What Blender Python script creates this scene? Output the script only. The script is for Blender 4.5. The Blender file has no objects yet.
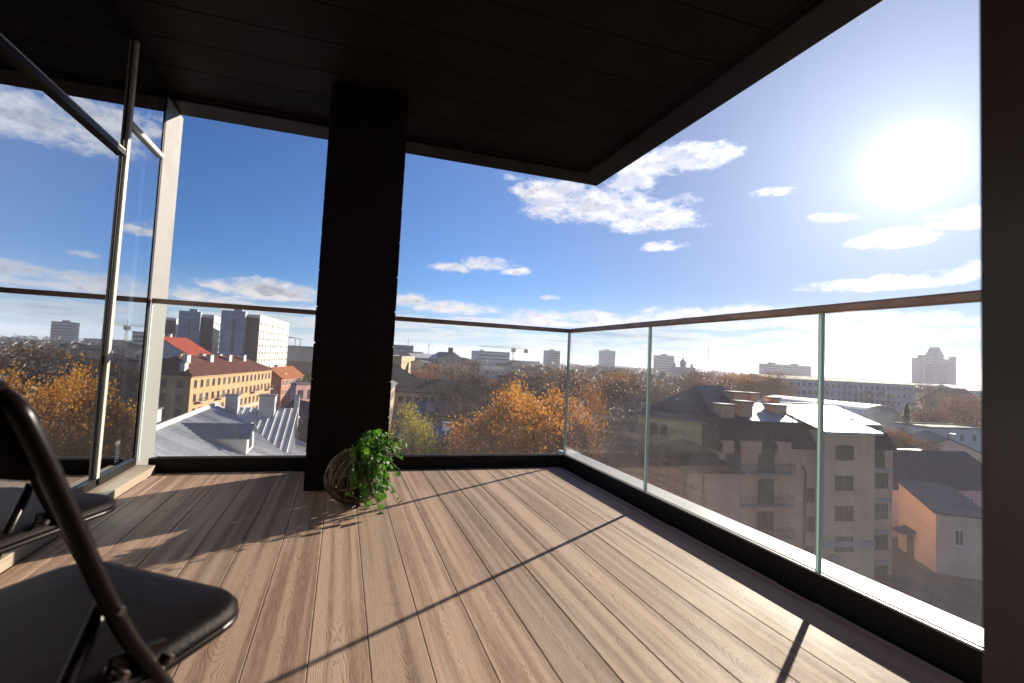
import bpy, bmesh, math, random
from mathutils import Vector, Matrix, noise
random.seed(7)
R = math.radians
S = bpy.context.scene
COL = S.collection
CAMZ = 0.9
GZ = -19.1                                     # street level; the deck is z = 0

# ------------------------------------------------------------------ camera
FPX = 468.6; CX, CY = 479.9, 332.6
MR = Matrix(((0.95822677, -0.28124169, 0.05200553),
             (0.06484371, 0.03652973, -0.99722659),
             (0.27856194, 0.95894144, 0.05324052)))
cd = bpy.data.cameras.new('camera'); cam = bpy.data.objects.new('camera', cd); COL.objects.link(cam)
cd.sensor_width = 36; cd.lens = FPX / 1024 * 36
cd.shift_x = (512 - CX) / 1024; cd.shift_y = -(341.5 - CY) / 1024
cd.clip_start = 0.02; cd.clip_end = 20000
cd.dof.use_dof = True; cd.dof.focus_distance = 5.0; cd.dof.aperture_fstop = 3.2
rot = Matrix((MR[0], -MR[1], -MR[2])).transposed()
cam.matrix_world = Matrix.Translation((0, 0, CAMZ)) @ rot.to_4x4()
S.camera = cam

# ------------------------------------------------------------------ light
SUN_AZ, SUN_EL = R(58.9), R(19.0)
SUND = Vector((math.sin(SUN_AZ) * math.cos(SUN_EL), math.cos(SUN_AZ) * math.cos(SUN_EL), math.sin(SUN_EL)))
sl = bpy.data.lights.new('sun', 'SUN'); so = bpy.data.objects.new('sun', sl); COL.objects.link(so)
sl.energy = 5.0; sl.angle = R(0.5); sl.color = (1.0, 0.87, 0.72)
so.rotation_euler = SUND.to_track_quat('Z', 'Y').to_euler()
S.view_settings.view_transform = 'Standard'; S.view_settings.look = 'None'
S.view_settings.exposure = 1.45; S.view_settings.gamma = 1
try: S.view_settings.use_curve_mapping = False
except Exception: pass
S.cycles.use_denoising = True
S.cycles.max_bounces = 8; S.cycles.transparent_max_bounces = 24; S.cycles.volume_bounces = 0
S.cycles.sample_clamp_indirect = 6

class NT:
    """small helper to write node trees as expressions"""
    def __init__(s, tree): s.t = tree; s.n = tree.nodes; s.l = tree.links
    def node(s, typ, **kw):
        n = s.n.new(typ)
        for k, v in kw.items(): setattr(n, k, v)
        return n
    def put(s, sock, v):
        if isinstance(v, bpy.types.NodeSocket): s.l.new(v, sock)
        elif v is not None: sock.default_value = v
    def m(s, op, a, b=None, c=None, clamp=False):
        n = s.n.new('ShaderNodeMath'); n.operation = op; n.use_clamp = clamp
        s.put(n.inputs[0], a)
        if b is not None: s.put(n.inputs[1], b)
        if c is not None: s.put(n.inputs[2], c)
        return n.outputs[0]
    def mix(s, f, a, b, typ='MIX'):
        n = s.n.new('ShaderNodeMix'); n.data_type = 'RGBA'; n.blend_type = typ
        s.put(n.inputs[0], f); s.put(n.inputs[6], a); s.put(n.inputs[7], b)
        return n.outputs[2]
    def noise(s, vec, scale, detail=3, rough=0.5, dist=0.0):
        n = s.n.new('ShaderNodeTexNoise'); s.put(n.inputs['Vector'], vec)
        n.inputs['Scale'].default_value = scale; n.inputs['Detail'].default_value = detail
        n.inputs['Roughness'].default_value = rough; n.inputs['Distortion'].default_value = dist
        return n.outputs['Fac']
    def comb(s, x, y, z):
        n = s.n.new('ShaderNodeCombineXYZ'); s.put(n.inputs[0], x); s.put(n.inputs[1], y); s.put(n.inputs[2], z)
        return n.outputs[0]
    def smooth(s, v, a, b):
        n = s.n.new('ShaderNodeMapRange'); n.interpolation_type = 'SMOOTHSTEP'
        s.put(n.inputs['Value'], v); n.inputs['From Min'].default_value = a; n.inputs['From Max'].default_value = b
        return n.outputs[0]
    def lin(s, v, a, b, c, d):
        n = s.n.new('ShaderNodeMapRange'); s.put(n.inputs['Value'], v)
        for k, q in zip(('From Min', 'From Max', 'To Min', 'To Max'), (a, b, c, d)): n.inputs[k].default_value = q
        return n.outputs[0]

def make_world():
    W = bpy.data.worlds.new('World'); S.world = W; W.use_nodes = True
    N = NT(W.node_tree)
    for n in list(N.n): N.n.remove(n)
    out = N.node('ShaderNodeOutputWorld'); bg = N.node('ShaderNodeBackground')
    sky = N.node('ShaderNodeTexSky'); sky.sky_type = 'NISHITA'; sky.sun_disc = False
    sky.sun_elevation = SUN_EL; sky.sun_rotation = SUN_AZ
    sky.altitude = 200; sky.air_density = 1.0; sky.dust_density = 0.2; sky.ozone_density = 2.2
    tc = N.node('ShaderNodeTexCoord'); sp = N.node('ShaderNodeSeparateXYZ'); N.l.new(tc.outputs['Generated'], sp.inputs[0])
    x, y, z = sp.outputs
    az = N.m('MULTIPLY', N.m('ARCTAN2', x, y), 57.2958)
    el = N.m('MULTIPLY', N.m('ARCSINE', z), 57.2958)
    # cumulus banks: azimuth, elevation, half width, half height (degrees), all directions in the world
    blobs = [(28.5, 18.2, 8.2, 2.6, 1), (36.5, 16.8, 5.5, 2.2, 1), (24.5, 20.0, 5, 1.6, .8), (37.5, 22.6, 7.0, 1.9, 1), (33, 20.8, 3.5, 1.6, .8),
             (17.0, 11.3, 3.6, 1.0, .9), (12.0, 10.6, 2.4, .8, .8), (20.3, 10.6, 2.2, .6, .8),
             (-9.2, 6.2, 5.6, 1.35, 1), (-6.0, 6.0, 3.6, 1.2, .9), (-16, 5.0, 3.0, .8, .7), (-12, 4.4, 2.6, .7, .7),
             (58.0, 12.7, 3.2, 1.1, 1), (62.8, 13.6, 3.0, 1.2, 1), (52.8, 15.3, 2.2, .7, .8), (47.8, 18.4, 2.4, .6, .6),
             (57.5, 8.7, 6.6, .9, 1), (63, 9.4, 3.5, 1.0, 1), (11.8, 5.9, 6.6, 1.1, .9), (7.6, 6.3, 3.2, 1.0, .8),
             (24.7, 7.6, 1.5, .5, .8), (37.2, 13.6, 2.5, .8, .9), (28, 5.4, 8, .9, .9), (24, 4.6, 5, .7, .8), (19, 21.5, 1.6, .5, .5),
             (44, 5.6, 10, 1.4, 1), (55, 5.3, 9, 1.1, 1), (36, 4.9, 8, 1.0, .9), (34, 30, 7, 3.5, 1), (21, 31, 5, 2, .9),
             (27, 26.5, 5, 2.6, 1), (75, 12, 8, 2, 1), (88, 7, 10, 2, 1), (-30, 14, 7, 2, 1), (-46, 9, 9, 2, 1), (-60, 22, 9, 4, 1),
             (110, 15, 12, 4, 1), (150, 10, 16, 4, 1), (-100, 14, 14, 4, 1), (-150, 12, 14, 4, 1), (-25, 36, 8, 4, .8), (2.5, 22.4, 1.7, .5, .45)]
    wv = N.comb(N.m('MULTIPLY', az, 0.075), N.m('MULTIPLY', el, 0.15), 3.7)
    n1 = N.noise(wv, 2.8, 10, 0.66)
    n1s = N.noise(N.comb(N.m('MULTIPLY', N.m('ADD', az, 0.9), 0.075), N.m('MULTIPLY', N.m('ADD', el, 0.8), 0.15), 3.7), 2.8, 6, 0.6)
    n2 = N.noise(wv, 9.0, 5, 0.65)
    field = None
    for a0, e0, wa, we, amp in blobs:
        da = N.m('DIVIDE', N.m('SUBTRACT', az, a0), wa); de = N.m('DIVIDE', N.m('SUBTRACT', el, e0), we)
        # flat-bottomed: the lower half falls off faster
        de = N.m('MULTIPLY', de, N.m('ADD', 1.0, N.m('MULTIPLY', N.m('LESS_THAN', de, 0.0), 0.45)))
        v = N.m('MULTIPLY', N.m('SUBTRACT', 1.0, N.m('ADD', N.m('MULTIPLY', da, da), N.m('MULTIPLY', de, de))), amp)
        field = v if field is None else N.m('MAXIMUM', field, v)
    field = N.m('MAXIMUM', field, -1.2)
    dens = N.m('ADD', N.m('MULTIPLY', field, 0.62), N.m('ADD', N.m('MULTIPLY', N.m('SUBTRACT', n1, 0.5), 2.5), N.m('MULTIPLY', N.m('SUBTRACT', n2, 0.5), 1.1)))
    # low layered bank near the horizon
    hv = N.comb(N.m('MULTIPLY', az, 0.045), N.m('MULTIPLY', el, 0.42), 9.1)
    h1 = N.noise(hv, 3.0, 8, 0.62)
    hb = N.smooth(el, 9.0, 4.0)
    hd = N.m('ADD', N.m('MULTIPLY', N.m('SUBTRACT', h1, 0.43), 4.6), N.m('MULTIPLY', N.m('SUBTRACT', hb, 1.0), 2.2))
    cov = N.smooth(dens, -0.12, 0.62)
    hcov = N.m('MULTIPLY', N.smooth(hd, 0.0, 0.45), 0.9)
    # distance from the sun: clouds near it and thin edges are brighter
    vd = N.node('ShaderNodeVectorMath', operation='DOT_PRODUCT'); N.l.new(tc.outputs['Generated'], vd.inputs[0]); vd.inputs[1].default_value = SUND
    ang = N.m('MULTIPLY', N.m('ARCCOSINE', N.m('MINIMUM', vd.outputs['Value'], 1.0)), 57.2958)
    core = N.m('MULTIPLY', N.smooth(dens, 0.15, 0.8), N.smooth(N.m('ADD', N.m('SUBTRACT', n1s, n1), N.m('MULTIPLY', dens, 0.16)), -0.01, 0.13))
    core = N.m('MAXIMUM', core, N.m('MULTIPLY', N.smooth(hd, 0.45, 1.2), N.m('MULTIPLY', hb, 0.85)))
    kk = N.smooth(ang, 0, 48); kk = N.m('ADD', N.m('MULTIPLY', kk, 0.90), 0.10)
    skyc = N.mix(1.0, N.mix(1.0, sky.outputs[0], N.comb(kk, kk, kk), 'MULTIPLY'), (SKYK[0], SKYK[1], SKYK[2], 1), 'MULTIPLY')
    cb = N.lin(ang, 5, 70, 1.0, 0.86)
    lit = N.mix(1.0, (8.9, 8.7, 8.6, 1), N.comb(cb, cb, cb), 'MULTIPLY')
    drk = N.mix(1.0, (3.9, 4.1, 4.9, 1), N.comb(cb, cb, cb), 'MULTIPLY')
    cc = N.mix(core, lit, drk)
    wz = N.m('MULTIPLY', N.smooth(el, 9.0, 0.0), 0.60)
    skyc = N.mix(wz, skyc, (6.0, 6.8, 8.2, 1))
    c = N.mix(hcov, skyc, N.mix(0.25, cc, skyc))
    c = N.mix(cov, c, cc)
    # the sun's glare in the air: bright disc and a soft aureole
    g = N.m('ADD', N.m('MULTIPLY', N.m('POWER', 2.718, N.m('MULTIPLY', N.m('MULTIPLY', ang, ang), -0.20)), 20.0),
            N.m('ADD', N.m('MULTIPLY', N.m('POWER', 2.718, N.m('MULTIPLY', ang, -0.105)), 7.4), N.m('MULTIPLY', N.m('POWER', 2.718, N.m('MULTIPLY', ang, -0.046)), 5.4)))
    c = N.mix(1.0, c, N.mix(1.0, (0.82, 0.93, 1.26, 1), N.comb(g, g, g), 'MULTIPLY'), 'ADD')
    c = N.mix(1.0, c, (0.73, 0.73, 0.73, 1), 'MULTIPLY')
    N.l.new(c, bg.inputs[0]); bg.inputs[1].default_value = 0.05
    N.l.new(bg.outputs[0], out.inputs[0])
SKYK = (0.27, 0.66, 1.16)
make_world()

# ------------------------------------------------------------------ materials
MATS = {}
def mat(name, col, rough=0.7, metal=0.0, spec=0.5, var=0.0, vscale=4.0, bump=0.0, bscale=30.0, alt=None, stretch=(1, 1, 1), coat=0.0):
    if name in MATS: return MATS[name]
    m = bpy.data.materials.new(name); m.use_nodes = True; MATS[name] = m
    N = NT(m.node_tree); b = N.n['Principled BSDF']
    b.inputs['Roughness'].default_value = rough; b.inputs['Metallic'].default_value = metal
    b.inputs['Specular IOR Level'].default_value = spec; b.inputs['Coat Weight'].default_value = coat
    c4 = (*col, 1)
    tc = N.node('ShaderNodeTexCoord'); mp = N.node('ShaderNodeMapping'); N.l.new(tc.outputs['Object'], mp.inputs[0]); mp.inputs['Scale'].default_value = stretch
    if var > 0:
        f = N.smooth(N.noise(mp.outputs[0], vscale, 6, 0.6), 0.3, 0.7)
        a = tuple(min(1, v * (1 + var)) for v in col); d = alt or tuple(v * (1 - var) for v in col)
        N.l.new(N.mix(f, (*d, 1), (*a, 1)), b.inputs['Base Color'])
        r2 = N.lin(f, 0, 1, min(1, rough * 1.1), rough * 0.85); N.l.new(r2, b.inputs['Roughness'])
    else: b.inputs['Base Color'].default_value = c4
    if bump > 0:
        bp = N.node('ShaderNodeBump'); bp.inputs['Strength'].default_value = bump; bp.inputs['Distance'].default_value = 0.02
        N.l.new(N.noise(mp.outputs[0], bscale, 4, 0.6), bp.inputs['Height']); N.l.new(bp.outputs[0], b.inputs['Normal'])
    return m

def deck_mat():
    m = bpy.data.materials.new('wpc_deck'); m.use_nodes = True; N = NT(m.node_tree); b = N.n['Principled BSDF']
    geo = N.node('ShaderNodeNewGeometry'); sp = N.node('ShaderNodeSeparateXYZ'); N.l.new(geo.outputs['Position'], sp.inputs[0]); x, y, z = sp.outputs
    u = N.m('DIVIDE', N.m('ADD', x, 0.037), BW); bi = N.m('FLOOR', u); xl = N.m('MULTIPLY', N.m('SUBTRACT', N.m('SUBTRACT', u, bi), 0.5), BW)
    wn = N.node('ShaderNodeTexWhiteNoise', noise_dimensions='1D'); N.l.new(bi, wn.inputs['W']); rnd = wn.outputs['Value']
    yo = N.m('ADD', y, N.m('MULTIPLY', rnd, 37.0))
    # cathedral grain: growth rings of a log cut along the board
    q = N.noise(N.comb(bi, N.m('MULTIPLY', yo, 1.0), 0.0), 0.85, 2, 0.4)
    depth = N.m('MULTIPLY', N.m('SUBTRACT', q, 0.5), 0.62)
    off = N.m('MULTIPLY', N.m('SUBTRACT', N.noise(N.comb(N.m('MULTIPLY', bi, 7.3), yo, 5.0), 0.8, 1, 0.5), 0.5), 0.10)
    xx = N.m('SUBTRACT', xl, off)
    w = N.m('MULTIPLY', N.noise(N.comb(N.m('MULTIPLY', x, 16), N.m('MULTIPLY', yo, 9.0), 1.0), 1.6, 3, 0.6), 0.011)
    r = N.m('ADD', N.m('SQRT', N.m('ADD', N.m('MULTIPLY', N.m('MULTIPLY', xx, xx), 2.6), N.m('MULTIPLY', depth, depth))), w)
    ring = N.m('SINE', N.m('MULTIPLY', r, 2 * math.pi / 0.0065))
    brk = N.noise(N.comb(N.m('MULTIPLY', x, 130), N.m('MULTIPLY', yo, 16), 2.0), 1.0, 3, 0.7)
    line = N.m('MULTIPLY', N.smooth(ring, 0.35, 0.95), N.smooth(brk, 0.36, 0.58))
    fib = N.noise(N.comb(N.m('MULTIPLY', x, 210), N.m('MULTIPLY', yo, 12), 8.0), 1.0, 4, 0.7)
    stripe = N.noise(N.comb(N.m('MULTIPLY', x, 24), N.m('MULTIPLY', yo, 0.55), N.m('MULTIPLY', rnd, 9)), 1.0, 2, 0.5)
    stain = N.noise(N.comb(N.m('MULTIPLY', x, 2.0), N.m('MULTIPLY', y, 1.2), 4.0), 1.3, 4, 0.6)
    c = N.mix(N.smooth(stripe, 0.36, 0.62), (0.200, 0.106, 0.068, 1), (0.420, 0.278, 0.205, 1))
    c = N.mix(N.m('MULTIPLY', N.smooth(fib, 0.35, 0.7), 0.45), c, (0.46, 0.325, 0.245, 1))
    c = N.mix(N.m('MULTIPLY', line, 0.36), c, (0.070, 0.040, 0.026, 1))
    c = N.mix(N.m('MULTIPLY', N.smooth(stain, 0.48, 0.75), 0.25), c, (0.38, 0.29, 0.23, 1))
    t = N.lin(rnd, 0, 1, 0.66, 0.90); grit = N.smooth(N.noise(N.comb(x, y, 0.0), 420.0, 2, 0.5), 0.70, 0.76)
    c = N.mix(1.0, c, N.comb(t, t, t), 'MULTIPLY')
    c = N.mix(N.m('MULTIPLY', grit, 0.5), c, (0.45, 0.40, 0.35, 1))
    N.l.new(c, b.inputs['Base Color']); b.inputs['Specular IOR Level'].default_value = 0.28
    N.l.new(N.lin(stain, 0.3, 0.7, 0.78, 0.60), b.inputs['Roughness'])
    bp = N.node('ShaderNodeBump'); bp.inputs['Strength'].default_value = 0.5; bp.inputs['Distance'].default_value = 0.0012
    N.l.new(N.m('SUBTRACT', N.m('MULTIPLY', fib, 0.6), line), bp.inputs['Height']); N.l.new(bp.outputs[0], b.inputs['Normal'])
    return m
BW = 0.1725

def glass_pane_mat():
    m = bpy.data.materials.new('balustrade_glass'); m.use_nodes = True; N = NT(m.node_tree)
    for n in list(N.n): N.n.remove(n)
    out = N.node('ShaderNodeOutputMaterial')
    tr = N.node('ShaderNodeBsdfTransparent'); tr.inputs[0].default_value = (0.955, 0.985, 0.975, 1)
    gl = N.node('ShaderNodeBsdfGlossy'); gl.inputs['Roughness'].default_value = 0.0
    fr = N.node('ShaderNodeFresnel'); fr.inputs[0].default_value = 1.30
    mx = N.node('ShaderNodeMixShader'); N.l.new(N.m('MULTIPLY', N.m('MINIMUM', fr.outputs[0], 0.5), 0.26), mx.inputs[0]); N.l.new(tr.outputs[0], mx.inputs[1]); N.l.new(gl.outputs[0], mx.inputs[2])
    # dried rain marks and dust on the outside
    geo = N.node('ShaderNodeNewGeometry'); sp = N.node('ShaderNodeSeparateXYZ'); N.l.new(geo.outputs['Position'], sp.inputs[0]); x, y, z = sp.outputs
    h = N.m('ADD', x, y)
    drip = N.smooth(N.noise(N.comb(N.m('MULTIPLY', h, 30), N.m('MULTIPLY', z, 1.6), 0.0), 1.0, 4, 0.7), 0.45, 0.75)
    haze = N.noise(N.comb(N.m('MULTIPLY', h, 2.0), N.m('MULTIPLY', z, 2.0), 3.0), 1.0, 5, 0.6)
    spk = N.smooth(N.noise(N.comb(N.m('MULTIPLY', h, 160), N.m('MULTIPLY', z, 110), 6.0), 1.0, 2, 0.6), 0.66, 0.74)
    low = N.lin(z, 0.09, 0.75, 1.6, 0.7)
    f = N.m('ADD', N.m('MULTIPLY', drip, 0.022), N.m('ADD', N.m('MULTIPLY', haze, 0.052), N.m('MULTIPLY', spk, 0.05)))
    f = N.m('MULTIPLY', N.m('MULTIPLY', f, low), 0.27)
    du = N.node('ShaderNodeBsdfTranslucent'); du.inputs[0].default_value = (0.92, 0.78, 0.80, 1)
    m2 = N.node('ShaderNodeMixShader'); N.l.new(f, m2.inputs[0]); N.l.new(mx.outputs[0], m2.inputs[1]); N.l.new(du.outputs[0], m2.inputs[2])
    N.l.new(m2.outputs[0], out.inputs[0])
    return m

def mirror_glass_mat(refl=0.72, tint=(0.30, 0.36, 0.38)):
    m = bpy.data.materials.new('coated_window_glass'); m.use_nodes = True; N = NT(m.node_tree)
    for n in list(N.n): N.n.remove(n)
    out = N.node('ShaderNodeOutputMaterial')
    tr = N.node('ShaderNodeBsdfTransparent'); tr.inputs[0].default_value = (*tint, 1)
    gl = N.node('ShaderNodeBsdfGlossy'); gl.inputs['Roughness'].default_value = 0.0; gl.inputs[0].default_value = (0.86, 0.93, 1.0, 1)
    mx = N.node('ShaderNodeMixShader'); mx.inputs[0].default_value = 0.66
    N.l.new(tr.outputs[0], mx.inputs[1]); N.l.new(gl.outputs[0], mx.inputs[2])
    tc = N.node('ShaderNodeTexCoord'); bp = N.node('ShaderNodeBump'); bp.inputs['Strength'].default_value = 0.05; bp.inputs['Distance'].default_value = 0.01
    N.l.new(N.noise(tc.outputs['Object'], 1.2, 1, 0.4), bp.inputs['Height']); N.l.new(bp.outputs[0], gl.inputs['Normal'])
    N.l.new(mx.outputs[0], out.inputs[0])
    return m

def leaf_mat(name, cols, trans=0.35, rough=0.6, scale=0.5):
    m = bpy.data.materials.new(name); m.use_nodes = True; N = NT(m.node_tree); b = N.n['Principled BSDF']; MATS[name] = m; b.inputs['Specular IOR Level'].default_value = .12
    oi = N.node('ShaderNodeObjectInfo'); geo = N.node('ShaderNodeNewGeometry')
    n = N.noise(geo.outputs['Position'], scale, 3, 0.6)
    wn = N.node('ShaderNodeTexWhiteNoise', noise_dimensions='1D'); N.l.new(geo.outputs['Random Per Island'], wn.inputs['W'])
    f = N.m('ADD', N.m('MULTIPLY', N.m('SUBTRACT', n, 0.5), 1.6), N.m('ADD', N.m('MULTIPLY', wn.outputs['Value'], 0.6), N.m('MULTIPLY', oi.outputs['Random'], 0.35)))
    rp = N.node('ShaderNodeValToRGB'); rp.color_ramp.elements[0].color = (*cols[0], 1); rp.color_ramp.elements[1].color = (*cols[-1], 1)
    for i, c in enumerate(cols[1:-1]):
        e = rp.color_ramp.elements.new((i + 1) / (len(cols) - 1)); e.color = (*c, 1)
    N.l.new(f, rp.inputs[0]); N.l.new(rp.outputs[0], b.inputs['Base Color']); b.inputs['Roughness'].default_value = rough
    tl = N.node('ShaderNodeBsdfTranslucent'); N.l.new(rp.outputs[0], tl.inputs[0])
    mx = N.node('ShaderNodeMixShader'); mx.inputs[0].default_value = trans
    N.l.new(b.outputs[0], mx.inputs[1]); N.l.new(tl.outputs[0], mx.inputs[2])
    N.l.new(mx.outputs[0], N.n['Material Output'].inputs[0])
    return m

def facade_mat(name, col, rough=0.85, var=0.12, joint=None, streak=0.25):
    """render or brick wall with soot streaks, tuned base colour"""
    if name in MATS: return MATS[name]
    m = bpy.data.materials.new(name); m.use_nodes = True; N = NT(m.node_tree); b = N.n['Principled BSDF']; MATS[name] = m
    tc = N.node('ShaderNodeTexCoord'); sp = N.node('ShaderNodeSeparateXYZ'); N.l.new(tc.outputs['Object'], sp.inputs[0]); x, y, z = sp.outputs
    big = N.smooth(N.noise(tc.outputs['Object'], 0.35, 5, 0.65), 0.3, 0.7)
    st = N.smooth(N.noise(N.comb(N.m('MULTIPLY', N.m('ADD', x, y), 1.6), N.m('MULTIPLY', z, 0.12), 0.0), 1.0, 4, 0.65), 0.5, 0.8)
    c = N.mix(big, tuple(v * (1 - var) for v in col) + (1,), tuple(min(1, v * (1 + var)) for v in col) + (1,))
    c = N.mix(N.m('MULTIPLY', st, streak), c, tuple(v * 0.55 for v in col) + (1,))
    if joint:
        jz, jx, jc = joint
        f = N.m('LESS_THAN', N.m('FRACT', N.m('DIVIDE', z, jz)), 0.05)
        if jx: f = N.m('MAXIMUM', f, N.m('LESS_THAN', N.m('FRACT', N.m('DIVIDE', N.m('ADD', x, 100), jx)), 0.03))
        c = N.mix(N.m('MULTIPLY', f, 0.55), c, (*jc, 1))
    N.l.new(c, b.inputs['Base Color']); b.inputs['Roughness'].default_value = rough
    return m

def seam_mat(name, col, pitch=0.6, rough=0.45, metal=0.3, axis=0, seam=0.35, spec=0.15):
    if name in MATS: return MATS[name]
    m = bpy.data.materials.new(name); m.use_nodes = True; N = NT(m.node_tree); b = N.n['Principled BSDF']; MATS[name] = m
    tc = N.node('ShaderNodeTexCoord'); sp = N.node('ShaderNodeSeparateXYZ'); N.l.new(tc.outputs['Object'], sp.inputs[0])
    v = sp.outputs[axis]
    fr = N.m('FRACT', N.m('DIVIDE', N.m('ADD', v, 200), pitch)); f = N.m('LESS_THAN', fr, 0.10)
    pan = N.node('ShaderNodeTexWhiteNoise', noise_dimensions='1D'); N.l.new(N.m('FLOOR', N.m('DIVIDE', N.m('ADD', v, 200), pitch)), pan.inputs['W'])
    big = N.noise(tc.outputs['Object'], 0.5, 5, 0.65)
    k = N.m('ADD', N.m('MULTIPLY', pan.outputs['Value'], 0.22), N.m('MULTIPLY', big, 0.9)); k = N.m('ADD', k, 0.42)
    c = N.mix(1.0, (*col, 1), N.comb(k, k, k), 'MULTIPLY')
    c = N.mix(N.m('MULTIPLY', f, seam), c, tuple(q * 0.4 for q in col) + (1,))
    N.l.new(c, b.inputs['Base Color']); b.inputs['Metallic'].default_value = metal; b.inputs['Specular IOR Level'].default_value = spec
    N.l.new(N.lin(big, 0.3, 0.7, rough * 1.2, rough * 0.8), b.inputs['Roughness'])
    bp = N.node('ShaderNodeBump'); bp.inputs['Strength'].default_value = 0.8; bp.inputs['Distance'].default_value = 0.04
    N.l.new(f, bp.inputs['Height']); N.l.new(bp.outputs[0], b.inputs['Normal'])
    return m

# ------------------------------------------------------------------ mesh helpers
class MB:
    def __init__(s): s.v = []; s.f = []; s.mi = []; s.sm = []
    def add(s, vs, fs, mi=0, sm=False):
        o = len(s.v); s.v += [tuple(v) for v in vs]
        for f in fs: s.f.append([i + o for i in f]); s.mi.append(mi); s.sm.append(sm)
        return s
    def box(s, x0, x1, y0, y1, z0, z1, mi=0, T=None):
        vs = [(x, y, z) for z in (z0, z1) for y in (y0, y1) for x in (x0, x1)]
        if T: vs = [T @ Vector(v) for v in vs]
        return s.add(vs, [(0, 2, 3, 1), (4, 5, 7, 6), (0, 1, 5, 4), (2, 6, 7, 3), (0, 4, 6, 2), (1, 3, 7, 5)], mi)
    def tube(s, pts, rad, n=8, mi=0, caps=True, flat=None):
        pts = [Vector(p) for p in pts]; rad = rad if isinstance(rad, (list, tuple)) else [rad] * len(pts)
        o = len(s.v); up = None
        for i, p in enumerate(pts):
            t = (pts[min(i + 1, len(pts) - 1)] - pts[max(i - 1, 0)]).normalized()
            if up is None: up = Vector((0, 0, 1)) if abs(t.z) < .9 else Vector((1, 0, 0))
            a = t.cross(up); a = a.normalized() if a.length > 1e-6 else t.orthogonal().normalized(); up = a.cross(t).normalized()
            for k in range(n):
                an = 2 * math.pi * k / n; s.v.append(tuple(p + (a * math.cos(an) + up * math.sin(an)) * rad[i]))
        for i in range(len(pts) - 1):
            for k in range(n):
                k2 = (k + 1) % n; s.f.append([o + i * n + k, o + i * n + k2, o + (i + 1) * n + k2, o + (i + 1) * n + k]); s.mi.append(mi); s.sm.append(True)
        if caps:
            s.f.append([o + k for k in range(n)][::-1]); s.mi.append(mi); s.sm.append(False)
            s.f.append([o + (len(pts) - 1) * n + k for k in range(n)]); s.mi.append(mi); s.sm.append(False)
        return s
    def prism(s, poly, z0, z1, mi=0):
        n = len(poly); vs = [(p[0], p[1], z0) for p in poly] + [(p[0], p[1], z1) for p in poly]
        fs = [list(range(n))[::-1], list(range(n, 2 * n))] + [[i, (i + 1) % n, n + (i + 1) % n, n + i] for i in range(n)]
        return s.add(vs, fs, mi)
    def mesh(s, name, mats):
        me = bpy.data.meshes.new(name); me.from_pydata(s.v, [], s.f)
        for m in (mats if isinstance(mats, (list, tuple)) else [mats]): me.materials.append(m)
        me.polygons.foreach_set('material_index', s.mi); me.polygons.foreach_set('use_smooth', s.sm)
        me.update(); return me
    def build(s, name, mats, parent=None, loc=None, bevel=0, fix=True):
        me = s.mesh(name, mats)
        if fix:
            bm = bmesh.new(); bm.from_mesh(me); bmesh.ops.recalc_face_normals(bm, faces=bm.faces); bm.to_mesh(me); bm.free()
        o = bpy.data.objects.new(name, me); COL.objects.link(o)
        if parent: o.parent = parent
        if loc: o.location = loc
        if bevel:
            b = o.modifiers.new('bevel', 'BEVEL'); b.width = bevel; b.segments = 2; b.limit_method = 'ANGLE'
        return o

def tag(o, label, cat, group=None):
    o['label'] = label; o['category'] = cat
    if group: o['group'] = group
    return o
def empty(name, loc, label, cat, group=None, rz=0):
    o = bpy.data.objects.new(name, None); COL.objects.link(o); o.location = loc; o.rotation_euler = (0, 0, rz); o.empty_display_size = .2
    return tag(o, label, cat, group)
def copy_tree(o, parent=None):
    c = o.copy(); COL.objects.link(c); c.parent = parent
    for ch in [q for q in COL.objects if q.parent == o]: copy_tree(ch, c)
    return c
def struct(o): o['kind'] = 'structure'; return o

def ray(px, py):
    v = Vector(((px - CX) / FPX, (py - CY) / FPX, 1.0)); return MR.transposed() @ v
def at(px, py, D):
    """a point of the place seen at that bearing, D metres away"""
    return Vector((0, 0, CAMZ)) + ray(px, py) * D
def hz(px): return 350.8 + 0.0521 * (px - 342)

# ------------------------------------------------------------------ balcony
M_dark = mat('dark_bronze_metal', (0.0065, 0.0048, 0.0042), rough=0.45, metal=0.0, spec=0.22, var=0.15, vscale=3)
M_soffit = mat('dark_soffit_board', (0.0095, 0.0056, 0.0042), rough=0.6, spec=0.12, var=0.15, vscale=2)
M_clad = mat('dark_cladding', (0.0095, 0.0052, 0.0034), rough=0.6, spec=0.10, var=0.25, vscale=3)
M_gap = mat('shadow_gap', (0.004, 0.004, 0.004), rough=0.9)
M_alu = mat('pale_aluminium', (0.36, 0.36, 0.37), rough=0.5, metal=0.3, var=0.1, vscale=6)
M_post = mat('grey_painted_post', (0.150, 0.150, 0.147), rough=0.6, var=0.08, vscale=3)
M_rail = mat('bronze_rail', (0.34, 0.23, 0.18), rough=0.38, metal=0.65, var=0.15, vscale=8)
M_lightp = mat('light_grey_frame_paint', (0.36, 0.34, 0.31), rough=0.5, var=0.1, vscale=4)
M_sill = mat('timber_sill', (0.26, 0.20, 0.15), rough=0.6, var=0.15, vscale=12, stretch=(6, 0.6, 6))
M_edge = mat('green_glass_edge', (0.42, 0.56, 0.53), rough=0.3, spec=0.6)
M_int = mat('dim_room_plaster', (0.10, 0.09, 0.085), rough=0.9)
M_curtain = mat('pale_curtain_cloth', (0.45, 0.43, 0.40), rough=0.9, var=0.1)
M_glass = glass_pane_mat(); M_mirror = mirror_glass_mat(); M_deck = deck_mat()

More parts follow.
